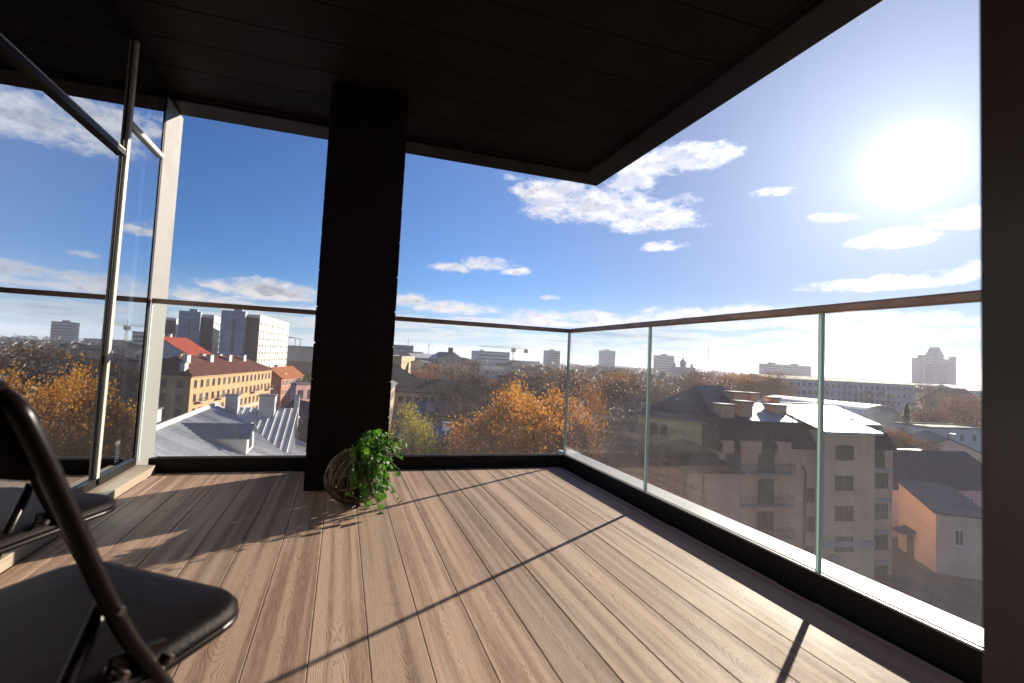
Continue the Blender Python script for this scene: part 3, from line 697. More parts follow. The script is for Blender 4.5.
        s.rf = r.build(name, m, s.root); return s.rf
    def done(s):
        if s.wall is None: s.wall = s.wb.build('wall', s.wallm, s.root)
        return s
    def win(s, face, u0, u1, n, zs, w, h, fr=None, net=.25, cols=2, gap=0.0):
        fr = fr or M_fr; us = [u0 + (u1 - u0) * i / max(1, n - 1) for i in range(n)]
        for z in zs:
            for u in us:
                if random.random() < gap: continue
                me = win_mesh(w, h, fr, M_wg2 if random.random() < net else M_wg, cols)
                o = bpy.data.objects.new('window', me); COL.objects.link(o); o.parent = s.root
                if face == 'f': o.location = (u, -.004, z)
                elif face == 'l': o.location = (-.004, u, z); o.rotation_euler = (0, 0, -math.pi / 2)
                elif face == 'r': o.location = (s.L + .004, u, z); o.rotation_euler = (0, 0, math.pi / 2)
        return s
    def chim(s, u, v, w, d, z0, z1, m=None, cap=True, name='chimney'):
        o = MB().box(u - w / 2, u + w / 2, v - d / 2, v + d / 2, z0, z1)
        if cap: o.box(u - w / 2 - .12, u + w / 2 + .12, v - d / 2 - .12, v + d / 2 + .12, z1 + .002, z1 + .16, 1)
        return o.build(name, [m or M_chw, M_cap], s.rf)
    def part(s, name, mb, m, par=None): return mb.build(name, m, par or s.root)
    def balcony(s, u0, u1, z, out=1.1, face='f', m=None):
        b = MB().box(u0, u1, -out, -.003, z, z + .16); bl = b.build('balcony', m or M_band, s.root)
        r = MB(); r.box(u0 + .02, u1 - .02, -out + .02, -out + .07, z + 1.0, z + 1.06); n = max(3, int((u1 - u0) / .22))
        for i in range(n + 1):
            u = u0 + .05 + (u1 - u0 - .1) * i / n; r.box(u - .02, u + .02, -out + .03, -out + .06, z + .16, z + 1.0)
        for u in (u0 + .03, u1 - .03): r.box(u - .015, u + .015, -out + .07, -.01, z + 1.0, z + 1.05)
        r.build('railing', M_rl, bl); return bl

B_ = 'apartment block'
# --- left of the column -------------------------------------------------
for (a, b, dep, top, lab) in (((258, 185), (287.5, 235), 13.5, (258, 317, 185), 'nearest slab of the stepped apartment blocks, wide white sunlit front of many windows'),
                              ((212, 205), (232, 255), 13.0, (212, 317, 205), 'middle slab of the stepped apartment blocks, narrow white strip left of a blue grey tower'),
                              ((174.5, 230), (192, 285), 13.0, (175, 320, 230), 'leftmost slab of the stepped apartment blocks, mostly brown and partly behind the post')):
    h = House('apartment_block', lab, B_, a, b, dep, top, facade_mat('white_panel', (0.492, 0.467, 0.435), joint=(2.9, 0, (.35, .34, .33))), group='stepped apartment blocks on the left')
    h.roof('flat', .9, W_white); H = h.H
    h.part('side_panel', MB().box(-.25, -.004, 0.0, dep, 0, H - .4), W_brown)
    h.part('stair_tower', MB().box(-3.2, -.255, 4.6, dep - .3, 0, H + 1.7), W_bluegrey)
    h.part('stair_window', MB().box(-3.28, -3.204, 8.0, 9.0, 4, H - 1.5), M_wg)
    h.part('tower_hatch', MB().box(-2.5, -.8, 6, 9, H + 1.702, H + 2.8), W_bluegrey)
    n = 12; h.win('f', 2.2, h.L - 2.2, n, [H - 2.6 - 2.9 * k for k in range(7)], 1.9, 1.2, net=.6, gap=.06, cols=3)
    h.done()
    h.part('roof_hut', MB().box(h.L * .35, h.L * .35 + 5, 4, 8, H + .2, H + 2.0), W_white)

h = House('white_house', 'white house with a red sheet roof, in front of the apartment blocks on the left', 'house', (191, 130), (214, 152), 16, (191, 356, 130), W_white)
h.roof('gable_u', 4.9, 'red'); h.win('f', 2, h.L - 2, 8, [h.H - 1.6, h.H - 4.7], 1.2, 1.5, fr=M_frd); h.win('l', 3, 13, 4, [h.H - 1.6, h.H - 4.7], 1.2, 1.5)
for u, v in ((3, 9.5), (7, 9.5), (12, 9.2)): h.chim(u, v, 1.3, .8, h.H + 2, h.H + 5.9)
h.done()

h = House('yellow_apartment_house', 'long yellow house with maroon roof and small balconies, left of the dark column', 'house', (194, 100), (273.5, 146), 14, (195, 375, 100), W_yellow)
h.roof('hip', 3.6, 'maroon', ov=.6); H = h.H; L = h.L
rows = [H - 2.0 - 3.05 * k for k in range(4)]
h.win('f', 2.0, L - 1.8, 17, rows, 1.15, 1.65, fr=M_frd, net=.35)
h.win('l', 2.2, 12, 4, rows, 1.25, 1.7, fr=M_frd)
for u in (4.5, 13.5, 22.5, 33.5, 44): h.balcony(u - 1.9, u + 1.9, H - 6.1, out=1.0)
h.part('cornice', MB().box(-.30, L + .3, -.30, -.003, H - .55, H - .25).box(-.30, -.003, 0, 14.2, H - .55, H - .25), mat('cornice_ochre', (.5, .33, .17), rough=.8))
h.part('string_course', MB().box(0, L, -.10, -.003, H - 9.9, H - 9.6), M_chw)
for i, (u, v) in enumerate(((6, 4.4), (12, 9), (17, 4.6), (22, 9), (27, 4.6), (36, 4.6), (31, 9))): h.chim(u, v, 1.5, 1.0, H + 1.2, H + 4.0)
h.chim(1.5, 2.4, 1.4, 1.0, H + .3, H + 2.4)
h.done()

h = House('brick_house', 'small orange brick house with rusty roof at the right end of the yellow house', 'house', (284, 150), (305, 172), 8, (284, 378, 150), W_brick)
h.roof('gable_u', 3.0, 'rust'); h.win('f', 2, h.L - 2, 7, [h.H - 1.7, h.H - 4.8], 1.2, 1.7); h.win('l', 2, 11, 3, [h.H - 1.7, h.H - 4.8], 1.2, 1.7); h.chim(9, 5, 1.2, .9, h.H + 1, h.H + 3.6)
h.part('skylight', MB().add([(6, 1.0, h.H + 1.18), (12, 1.0, h.H + .68), (12, 3.0, h.H + 1.60), (6, 3.0, h.H + 1.60)] + [(6, 1.0, h.H + .75), (12, 1.0, h.H + .75), (12, 3.0, h.H + 1.67), (6, 3.0, h.H + 1.67)], [(0, 1, 2, 3), (4, 5, 6, 7), (0, 1, 5, 4), (2, 3, 7, 6), (0, 3, 7, 4), (1, 2, 6, 5)]), M_band, h.rf)
h.done()
h = House('workshop_building', 'wide grey flat building with an arched frame on its roof, beside the column', 'building', (285, 240), (335, 262), 30, (290, 346.5, 242), W_grey)
h.roof('flat', .6, W_grey); H = h.H
h.part('lower_wall', MB().box(-.2, h.L + .2, -.4, -.004, 0, H - 7.5), W_brown); h.win('f', 3, h.L - 3, 9, [H - 9.5], 1.6, 4.2, fr=M_frd)
fr_ = MB()
for x in (2.5, 5.5, 9.5, 12.5): fr_.tube([(x, 8, H + .3), (x, 8, H + 4.2)], .16, 6)
fr_.tube([(1, 8, H + 4.4), (7, 8, H + 4.9), (14, 8, H + 4.2)], .28, 6); h.part('roof_frame', fr_, M_cap, h.rf); h.done()
h = House('pink_annex', 'small pink flat roofed annex against the left side of the column', 'annex', (299, 92), (322, 97), 1.6, (298, 385, 92), W_pink)
h.roof('flat', .35, 'grey'); h.win('f', 1.2, 3.6, 2, [h.H - 1.8, h.H - 4.9], 1.1, 1.6, fr=M_frd); h.done()

# metal-roofed house close below the balcony
P = at(150, 433, 37); Q = at(214, 405.5, 54.5); ZR = (P.z + Q.z) / 2
dirv = Vector((Q.x - P.x, Q.y - P.y, 0)); dirv.normalize(); P0 = P - dirv * 14
ang = math.atan2(dirv.y, dirv.x)
t = empty('metal_roofed_house', (P0.x, P0.y, GZ), 'house with pale ribbed metal roofs and a dormer, close below the far glass', 'house', None, ang)
LL = (Q - P0).length + 1; zr = ZR - GZ; W1 = 13.5; dz = W1 * .44       # local: x along the ridge (away), y to the left
w = MB(); w.box(0, LL, -W1 + .5, 8.5, 0, zr - dz + .1); w.add([(.3, -W1 + .6, zr - dz), (.3, 8.4, zr - dz), (.3, 0, zr - .3), (LL - .3, -W1 + .6, zr - dz), (LL - .3, 8.4, zr - dz), (LL - .3, 0, zr - .3)], [(0, 1, 2), (3, 4, 5), (0, 2, 5, 3), (1, 2, 5, 4)])
w.build('wall', W_cream, t)
def slabs(lst, th=.12):
    r = MB()
    for pts in lst:
        n = len(pts); r.add([(x, y, z) for x, y, z in pts] + [(x, y, z + th) for x, y, z in pts], [tuple(range(n))[::-1], tuple(range(n, 2 * n))] + [(i, (i + 1) % n, n + (i + 1) % n, n + i) for i in range(n)])
    return r
rf = slabs([[(-.5, 0, zr), (LL, 0, zr), (LL, -W1, zr - dz), (-.5, -W1, zr - dz)], [(-.5, 0, zr), (LL, 0, zr), (LL, 9, zr - 9 * .44), (-.5, 9, zr - 9 * .44)]])
for k in range(int(LL / .38)):
    x = -.3 + k * .38; rf.add([(x - .03, -.25, zr + .12 - .1), (x + .03, -.25, zr + .02), (x + .03, -W1, zr - dz + .12), (x - .03, -W1, zr - dz + .12), (x, -.25, zr + .09), (x, -W1, zr - dz + .19)], [(0, 4, 5, 3), (4, 1, 2, 5), (0, 1, 4), (2, 3, 5)])
ro = rf.build('roof', ROOFM['pale'], t)
MB().tube([(-.6, 0, zr + .18), (LL + .1, 0, zr + .18)], .22, 10).build('ridge_cap', mat('ridge_metal', (.55, .50, .46), rough=.5, metal=.2, var=.2), ro)
# wing running to the right from the far end
WL = 8.5; zw = zr - .3; g0 = 9.0
wr = slabs([[(LL - g0, -1.5, zw - g0 * .40), (LL - g0, -1.5 - WL, zw - g0 * .40), (LL, -1.5 - WL + 1.5, zw), (LL, 0.0, zw)], [(LL, 0, zw), (LL, -WL, zw), (LL + 8, -WL - 1, zw - 3.2), (LL + 8, 0, zw - 3.2)]])
for k in range(int(WL / .75)):
    y = -1.6 - k * .75; n_ = Vector((0, 0, .05))
    wr.add([(LL - g0, y - .03, zw - g0 * .4 + .12), (LL - g0, y + .03, zw - g0 * .4 + .12), (LL, y + .03, zw + .12), (LL, y - .03, zw + .12), (LL - g0, y, zw - g0 * .4 + .20), (LL, y, zw + .20)], [(0, 4, 5, 3), (4, 1, 2, 5)])
wr.build('wing_roof', seam_mat('pale_galvanised_wide', (0.508, 0.500, 0.508), .75, rough=.6, metal=.0, axis=1, seam=.7), t)
MB().box(LL - g0 + .6, LL + 7, -1.5 - WL + .8, -1.6, 0, zw - g0 * .40 - .1).build('wing_wall', W_cream, t)
slabs([[(LL - g0 - 2.6, -4.0, zw - g0 * .4 - 1.6), (LL - g0 - 2.6, -WL - 1.2, zw - g0 * .4 - 1.6), (LL - g0 + .3, -WL - 1.2, zw - g0 * .4 - .35), (LL - g0 + .3, -4.0, zw - g0 * .4 - .35)]]).build('porch_roof', ROOFM['pale'], t)
# dormer on the right hand slope
ori = Vector((0, 0, CAMZ)); rr_ = ray(184, 426); Mi = Matrix.Rotation(-ang, 3, 'Z'); lo = Mi @ (ori - Vector((P0.x, P0.y, GZ))); ld = Mi @ rr_
# where that bearing meets the right hand slope  z = zr + .44 y
s0 = (zr + .44 * lo.y - lo.z) / (ld.z - .44 * ld.y); hit = lo + ld * s0
dx, dl, dw = hit.x, 5.6, 1.7; y0_ = hit.y; zd = hit.z + .15
dm = MB(); dm.add([(dx - dw, y0_, zd - 2.4), (dx + dw, y0_, zd - 2.4), (dx + dw, y0_ - dl, zd - 2.4), (dx - dw, y0_ - dl, zd - 2.4), (dx - dw, y0_, zd - .85), (dx + dw, y0_, zd - .85), (dx + dw, y0_ - dl, zd - .85), (dx - dw, y0_ - dl, zd - .85), (dx, y0_, zd), (dx, y0_ - dl, zd)],
                  [(0, 3, 7, 4), (1, 5, 6, 2), (3, 2, 6, 9, 7), (0, 4, 8, 5, 1), (4, 7, 9, 8), (5, 8, 9, 6)])
do = dm.build('dormer', facade_mat('dormer_grey', (0.344, 0.344, 0.353)), t)
slabs([[(dx - dw - .3, y0_ + .2, zd - .98), (dx - dw - .3, y0_ - .3 - dl, zd - .98), (dx, y0_ - .3 - dl, zd + .02), (dx, y0_ + .2, zd + .02)], [(dx, y0_ + .2, zd + .02), (dx, y0_ - .3 - dl, zd + .02), (dx + dw + .3, y0_ - .3 - dl, zd - .98), (dx + dw + .3, y0_ + .2, zd - .98)]]).build('dormer_roof', seam_mat('slate_blue_sheet', (0.082, 0.107, 0.156), .5, rough=.5), do)
MB().box(dx - .6, dx + .6, y0_ - dl - .05, y0_ - dl - .003, zd - 2.1, zd - .9).build('window', M_wg, do)
for x, y, ww, zt_ in ((LL - 1.2, -2.0, 1.3, zr + 1.3), (LL - 1.2, -5.8, 1.7, zr + 1.4), (LL + 1, -8.8, .6, zr + 1.2), (LL - 9, 3.5, 1.3, zr + .5), (15, -11.0, 1.2, zr - 2.8)):
    MB().box(x - ww / 2, x + ww / 2, y - ww / 2, y + ww / 2, zr - 6, zt_).box(x - ww / 2 - .1, x + ww / 2 + .1, y - ww / 2 - .1, y + ww / 2 + .1, zt_ + .002, zt_ + .14, 1).build('chimney', [facade_mat('grey_chimney_render', (0.328, 0.328, 0.344)), M_cap], ro)
h = House('dark_roofed_shed', 'long shed with dark blue grey roof beside the column, right of the metal roofs', 'shed', (270, 68), (330, 58), 9, (300, 446, 60), W_cream)
h.roof('gable_u', 4.6, 'dark'); h.win('f', 1.5, h.L - 1.5, 3, [h.H - 1.6], 1, 1.3); h.done()

# --- between the column and the far corner --------------------------------
h = House('cream_house', 'cream two row house with dark roof and a blue sheet lean-to, right of the column', 'house', (396, 95), (474, 98), 12, (396, 391, 95), W_cream)
h.roof('gable_u', 2.3, 'brown'); H = h.H
h.win('f', 1.5, h.L - 1.5, 9, [H - 1.5], 1.0, 1.1, fr=M_frd); h.win('f', 1.8, h.L - 1.8, 7, [H - 4.8], 1.5, 1.3); h.win('f', 1.8, h.L - 1.8, 7, [H - 8.3], 1.7, 2.0, fr=M_frd)
x0, x1 = 4.3, 12.2
slabs([[(x0, -2.6, H - 4.2), (x1, -2.6, H - 4.2), (x1, -.01, H - 1.9), (x0, -.01, H - 1.9)]]).build('lean_to', ROOFM['blue'], h.root)
slabs([[(x0 + 2.3, -2.2, H - 3.6), (x0 + 4.0, -2.2, H - 3.6), (x0 + 4.0, -.6, H - 2.15), (x0 + 2.3, -.6, H - 2.15)]]).build('skylight', M_band, h.root)
h.part('string_course', MB().box(0, h.L, -.12, -.003, H - 6.6, H - 6.35), W_pinkb)
h.chim(10.5, 6, 1.0, .8, H + 1.5, H + 3.0); h.done()
h = House('salmon_house', 'tall salmon house seen as a narrow sunlit strip at the right edge of the column', 'house', (390.5, 74), (397, 92), 10, (394, 386, 82), W_salmon)
h.roof('gable_u', 2.2, 'grey'); h.win('f', 3, h.L - 3, 5, [h.H - 1.8, h.H - 4.9, h.H - 8], 1.1, 1.6); h.done()
h = House('gabled_hall', 'pale brown gabled hall behind the cream house, right edge of the column', 'hall', (372, 128), (417, 132), 14, (415, 378, 131), facade_mat('tan_render', (0.295, 0.238, 0.197)))
h.roof('gable_v', 3.6, 'dark'); h.win('f', 3, h.L - 3, 4, [h.H - 2], 1.2, 1.5); h.done()
h = House('ochre_block', 'square ochre block with one shaded and one golden wall, above the gabled hall', B_, (402, 185), (415, 235), 8, (403, 357.3, 186), facade_mat('ochre_render', (0.344, 0.238, 0.123)))
h.roof('flat', .5, W_grey); h.win('f', 3, h.L - 3, 7, [h.H - 2.2 - 3 * k for k in range(3)], 1.2, 1.5); h.done()
h = House('glass_office', 'blue grey office slab with a roof antenna on the skyline, beside the column', 'office', (386, 330), (413, 334), 18, (400, 346, 331), facade_mat('blue_glass_wall', (0.164, 0.205, 0.279), joint=(3.2, 0, (.3, .33, .38))))
h.roof('flat', .8, W_grey)
MB().tube([(h.L - 3.5, 6, h.H), (h.L - 3.5, 6, h.H + 6)], .16, 6).build('antenna', M_cap, h.rf)
for k in range(4): h.part('window_band', MB().box(.5, h.L - .5, -.08, -.003, h.H - 2.4 - 3.3 * k, h.H - .9 - 3.3 * k), M_wg)
h.done()
def small(name, label, a, b, dep, top, wall, roof, rh, m, cat='house', w=None, **k):
    h = House(name, label, cat, a, b, dep, top, wall); h.roof(roof, rh, m)
    n = max(2, min(16, int(h.L / 3.2)))
    h.win('f', 1.8, h.L - 1.8, n, [h.H - 1.8 - 3.1 * q for q in range(w or 2)], 1.3, 1.5, **k); return h.done()
small('white_house', 'little bright white house below the skyline, left of the brown trees', (424.5, 205), (431.5, 208), 9, (427, 363, 206), W_white, 'gable_u', 1.0, 'grey')
small('grey_shop_house', 'low grey blue house with pale roof in front of the glass office', (413, 240), (440, 246), 12, (425, 358, 243), W_grey, 'gable_u', 2.0, 'pale')
h = small('tower_house', 'pale stone house with a little dark roof turret on the skyline', (445, 240), (461.5, 246), 14, (453, 358, 242), facade_mat('pale_stone', (0.328, 0.320, 0.279)), 'gable_v', 2.8, 'grey', w=3)
h.chim(h.L / 2, 3, 1.9, 1.9, h.H + 2.0, h.H + 5.2, W_dk)
small('red_brick_house', 'long dark red house right of the turreted stone house', (462, 262), (480, 268), 14, (470, 363, 264), W_dk, 'hip', 2.6, 'maroon')
small('white_house', 'low white house among the brown trees, under the long white office', (479, 330), (497.5, 334), 14, (488, 365, 332), W_white, 'flat', .6, 'grey')
h = House('long_white_office', 'long white office with a dark roof line on the skyline, left of the crane', 'office', (478, 430), (509.5, 440), 20, (494, 353, 434), facade_mat('white_blue_panel', (0.426, 0.459, 0.508), joint=(3.3, 3.0, (.4, .43, .5))))
h.roof('flat', 1.4, W_bluegrey)
for k in range(5): h.part('window_band', MB().box(.8, h.L - .8, -.10, -.003, h.H - 3.2 - 3.3 * k, h.H - 1.9 - 3.3 * k), M_wg2)
h.chim(6, 8, 3, 3, h.H, h.H + 2.8, W_white, cap=False, name='roof_hut'); h.done()
small('pale_school', 'pale house with brown hipped roof just under the crane', (511, 320), (535, 330), 18, (522, 366, 325), W_cream, 'hip', 3.4, 'brown')
small('blue_hall', 'turquoise blue hall half hidden by the orange tree', (535, 150), (552, 156), 16, (543, 380, 152), facade_mat('turquoise_sheet', (0.107, 0.197, 0.246)), 'flat', .5, 'dark')
small('yellowish_house', 'low tan house on the skyline behind the orange tree', (538, 235), (572, 245), 16, (555, 371, 240), W_salmon, 'hip', 2.5, 'brown')
def tower(label, a, b, dep, top, wall, n, name='tower_block', hut=True):
    h = House(name, label, 'tower block', a, b, dep, top, wall); h.roof('flat', 1.2, W_grey)
    for k in range(n): h.part('window_band', MB().box(1.0, h.L - 1.0, -.12, -.003, h.H - 3.4 - 3.0 * k, h.H - 2.0 - 3.0 * k).box(-.12, -.003, 1, dep - 1, h.H - 3.4 - 3 * k, h.H - 2 - 3 * k), M_wg2)
    if hut: h.chim(h.L / 2, dep / 2, h.L * .3, 5, h.H, h.H + 3.0, W_grey, cap=False, name='roof_hut')
    return h.done()
tower('pale square tower block on the skyline above the orange tree', (546.5, 620), (560, 622), 18, (553, 351.5, 620), facade_mat('pale_pinkish_panel', (0.344, 0.328, 0.344)), 6)
# hut with blue roof
h = House('blue_roofed_hut', 'small hut with blue roof and a whitewashed chimney, right of the yellow green tree', 'hut', (437, 48), (471, 50), 9, (440, 448, 48), mat('hut_board', (.10, .07, .055), rough=.8))
h.roof('gable_v', 1.6, 'blue'); h.chim(h.L / 2 + .05, .8, .6, 1.1, h.H - 3, h.H + 2.3); h.win('f', .8, 1.6, 1, [h.H - 1.2], .6, .7); h.done()
# tower crane
t = empty('tower_crane', tuple(at(513, hz(513), 420).xy) + (GZ,), 'thin tower crane on the skyline right of the long white office', 'crane'); M_cr = mat('crane_yellow', (.42, .34, .16), rough=.6)
zc = at(513, 350, 420).z - GZ
m_ = MB()
for sx in (-.7, .7):
    for sy in (-.7, .7): m_.tube([(sx, sy, 0), (sx, sy, zc)], .16, 4)
for k in range(int(zc / 1.8)): z = k * 1.8; s1 = .7 if k % 2 else -.7; m_.tube([(s1, -.7, z), (-s1, -.7, z + 1.8)], .09, 4).tube([(s1, .7, z), (-s1, .7, z + 1.8)], .09, 4)
m_.build('mast', M_cr, t)
j = MB(); jl = 32
for y, z in ((-.5, 0), (.5, 0), (0, 1.1)): j.tube([(-jl, y, zc + 1.4 + z), (13, y, zc + 1.4 + z)], .12, 4)
for k in range(36): x = -jl + k * 1.25; j.tube([(x, -.5, zc + 1.4), (x + .6, 0, zc + 2.5), (x + 1.25, .5, zc + 1.4)], .07, 4)
j.build('jib', M_cr, t)
MB().box(-1.9, 1.9, -1, 1, zc - 1.8, zc + 1.3).build('cab', M_cr, t, bevel=.2)
MB().box(10.5, 13.6, -1, 1, zc - 2.2, zc + 1.3).build('counterweight', mat('counterweight_concrete', (.22, .18, .13), rough=.9), t, bevel=.1)
MB().tube([(0, 0, zc + 1.2), (0, 0, zc + 5.0)], .2, 5).tube([(0, 0, zc + 5), (12, 0, zc + 2.4)], .07, 4).tube([(0, 0, zc + 5), (-18, 0, zc + 2.4)], .07, 4).build('tower_top', M_cr, t)

# --- right-hand glass -----------------------------------------------------
tower('slim blue grey tower block standing left of the first green joint', (603, 640), (615, 642), 17, (609, 351.5, 640), facade_mat('blue_panel', (0.197, 0.230, 0.295)), 8)
tower('square brown tower block right of the first green joint', (660.5, 560), (674, 563), 16, (667, 356.5, 560), facade_mat('tan_panel', (0.279, 0.246, 0.238)), 6)
h = House('long_slab_block', 'long pink grey slab block with two roof huts, on the skyline right of the masts', 'slab block', (764, 640), (811, 668), 8, (787, 365.5, 652), facade_mat('mauve_panel', (0.279, 0.254, 0.295)))
h.roof('flat', 1.0, W_grey)
for k in range(8): h.part('window_band', MB().box(1.0, h.L - 1.0, -.12, -.003, h.H - 3.2 - 3.0 * k, h.H - 1.8 - 3.0 * k), M_wg2)
for f in (.26, .75): h.chim(h.L * f, 8, 8, 6, h.H, h.H + 3.2, W_grey, cap=False, name='roof_hut')
h.done()
# domed church
c0 = at(683, hz(683), 380); t = empty('church', (c0.x, c0.y, GZ), 'small dark domed church silhouette on the skyline between two tower blocks', 'church')
z0 = at(683, 367, 380).z - GZ
MB().box(-7, 7, -6, 6, 0, z0).build('nave', W_grey, t)
def dome(name, x, y, zb, r, hdrum, m):
    o = MB(); pr = [(r * .85, 0), (r * .85, hdrum), (r * 1.05, hdrum + .2), (r * 1.12, hdrum + r * .5), (r * .9, hdrum + r * 1.1), (r * .4, hdrum + r * 1.6), (.08, hdrum + r * 2.3)]
    n = 14; vs = [(x + a * math.cos(2 * math.pi * i / n), y + a * math.sin(2 * math.pi * i / n), zb + z) for a, z in pr for i in range(n)]
    o.add(vs, [(q * n + i, q * n + (i + 1) % n, (q + 1) * n + (i + 1) % n, (q + 1) * n + i) for q in range(len(pr) - 1) for i in range(n)], 0, True)
    o.tube([(x, y, zb + hdrum + r * 2.2), (x, y, zb + hdrum + r * 2.2 + 1.6)], .12, 4); o.box(x - .5, x + .5, y - .08, y + .08, zb + hdrum + r * 2.2 + .9, zb + hdrum + r * 2.2 + 1.1); o.build(name, m, t)
Mdm = mat('dome_metal', (.07, .08, .09), rough=.4, metal=.4)
dome('dome', 0, 0, z0, 2.4, 2.2, Mdm)
for x, y in ((-5, -4), (5, -4), (-5, 4), (5, 4)): dome('dome', x, y, z0, 1.0, 1.2, Mdm)
for px, D, top, lab in ((708, 600, 343, 'tall thin mast on the skyline right of the domed church'), (428, 500, 344, 'thin lamp like mast on the skyline left of the turreted house')):
    p = at(px, hz(px), D); zt = at(px, top, D).z - GZ
    m_ = MB().tube([(0, 0, 0), (0, 0, zt)], [.5, .22], 6); m_.box(-.1, 2.6, -.15, .15, zt - .5, zt - .1) if px < 500 else m_.box(-.6, .6, -.6, .6, zt * .8, zt * .8 + 1.2)
    tag(m_.build('radio_mast', M_cap, loc=(p.x, p.y, GZ)), lab, 'mast')

h = House('dark_roofed_villa', 'slate roofed house among orange trees, left of the first green joint', 'house', (586, 112), (640, 106), 15, (612, 398, 109), W_grey)
h.roof('hip', 3.6, 'dark'); h.win('f', 1.5, h.L - 1.5, 5, [h.H - 1.7, h.H - 4.8], 1.2, 1.5); h.chim(h.L * .8, 6, 1.2, 1, h.H + 2, h.H + 4.4); h.chim(h.L * .3, 8, 1.1, .9, h.H + 2, h.H + 4.2); h.done()

# yellow olive house and the pinkish brick wing before it
h = House('olive_yellow_house', 'olive yellow house under a broad dark roof, right of the first green joint', 'house', (641, 54), (716, 47), 14, (680, 417.5, 50.3), W_olive)
h.roof('hip', 3.3, 'dark', ov=.3); H = h.H
h.win('f', 1.9, 3.2, 2, [H - 1.6], .75, 1.4, fr=M_frd, cols=1); h.win('f', 5.4, 8.6, 2, [H - 3.9], 1.2, 1.5, fr=M_frd); h.win('r', 3, 12, 3, [H - 1.8], 1.2, 1.4)
h.part('wall_panel', MB().box(1.5, 3.6, -.05, -.003, H - 4.6, H - 2.4), W_salmon); h.part('gutter', MB().box(-.35, h.L + .35, -.46, -.34, H - .2, H - .06), M_band); h.done()
h = House('brick_wing', 'pinkish brick wing with dark green roof, in front of the olive yellow house', 'house wing', (645, 52.7), (690, 44), 5.4, (690, 469.5, 44), W_pinkb)
h.roof('hip', 1.9, 'green', ov=.3); H = h.H
h.win('f', 3.1, 4.9, 2, [H - 1.6, H - 4.9, H - 8.0], .85, 1.6, fr=M_frd, cols=1)
h.part('sill_band', MB().box(2.6, 5.4, -.16, -.003, H - 3.1, H - 2.6), M_band)
for fx in (.35,): h.part('downpipe', MB().tube([(h.L - .25, -.12, 0), (h.L - .25, -.12, H - .3)], .08, 6), M_cap)
h.part('downpipe', MB().tube([(h.L + .12, 1.6, 0), (h.L + .12, 1.6, H - .3)], .08, 6), M_cap); h.done()

# the big beige house with loggias and a tin roof
h = House('beige_apartment_house', 'large beige house with loggias, mansard and glaring tin roof behind the second green joint', B_, (722, 45.5), (893, 49), 12, (742, 446, 45.8), W_beige)
H = h.H; L = h.L; h.roof('mansard', 3.6, 'tin')
# steep dark slope at the front and its hipped right end
slabs([[(-.25, 1.25, H + 2.16), (4.58, 1.25, H + 2.16), (4.58, 6.6, H + 3.62), (-.25, 6.6, H + 3.62)]]).build('dark_sheet_roof', ROOFM['dark'], h.root)
slabs([[(-.12, -.30, H - .5), (-.12, 1.3, H + 2.2), (-.12, 6.6, H + 3.7), (-.12, 12.2, H - .5)]], th=.01).build('gable_cladding', ROOFM['dark'], h.root)
slabs([[(-.15, -.30, H - .1), (L + .30, -.30, H - .1), (L + .1, 1.3, H + 2.25), (-.15, 1.3, H + 2.25)]]).build('mansard_slope', ROOFM['green'], h.root)
slabs([[(L + .05, -.30, H - .1), (L + .05, 1.3, H + 2.1), (L + .05, 7.1, H + 3.55), (L + .05, 13.2, H - .1)]], th=.01).build('gable_cladding', ROOFM['green'], h.root)
MB().box(-.1, L + .25, 7.0, 7.4, H + 3.72, H + 3.95).build('ridge_parapet', ROOFM['tin'], h.rf)
def U(px): # position along the facade of a bearing
    P_ = ray(px, hz(px)); A = h.root.location; e = Vector((math.cos(h.ang), math.sin(h.ang)))
    # intersect the bearing with the facade line
    det = P_.x * (-e.y) - P_.y * (-e.x); s_ = (A.x * (-e.y) - A.y * (-e.x)) / det
    q_ = Vector((P_.x * s_, P_.y * s_)); return (q_ - Vector((A.x, A.y))).dot(e)
st = 3.1
# loggia bay: dark full-height windows, slabs that run in front
for r_i in range(5):
    zc = H - 1.45 - st * r_i + (0.9 if r_i == 0 else 0)
for k in range(4):
    zf = H - 2.55 - st * k
    h.balcony(U(724), U(790), zf, out=.9)
    for px in (735, 768):
        h.win('f', U(px), U(px), 1, [zf + 1.38], 1.75, 2.3, fr=M_frd, net=.3, cols=3)
# attic dormers
for px0, px1 in ((722, 733), (740, 760), (776, 789)):
    h.part('dormer', MB().box(U(px0), U(px1), -.42, 1.0, H - .6, H + .55), W_pinkb)
h.part('downpipe', MB().tube([(U(806), -.14, 0), (U(806), -.14, H - 2.3), (U(803), -.14, H - 1.8)], .09, 6), M_cap)
h.win('f', U(812), U(812), 1, [H - 4.6, H - 7.4, H - 10.2], .9, 1.3, fr=M_frd)
# right hand loggia column
for k in range(4):
    zf = H - 1.9 - st * k
    h.part('loggia_band', MB().box(U(868), U(890), -.30, -.003, zf - .35, zf), M_band)
    h.win('f', U(879), U(879), 1, [zf - 1.25 if k else zf - 1.25], 2.35, 1.45, fr=M_frd, cols=4, net=.4)
h.win('f', U(879.5), U(879.5), 1, [H - .95], 1.3, 1.7, fr=M_frd)
h.part('downpipe', MB().tube([(U(867.5), -.16, 0), (U(867.5), -.16, H - .3)], .09, 6), M_cap)
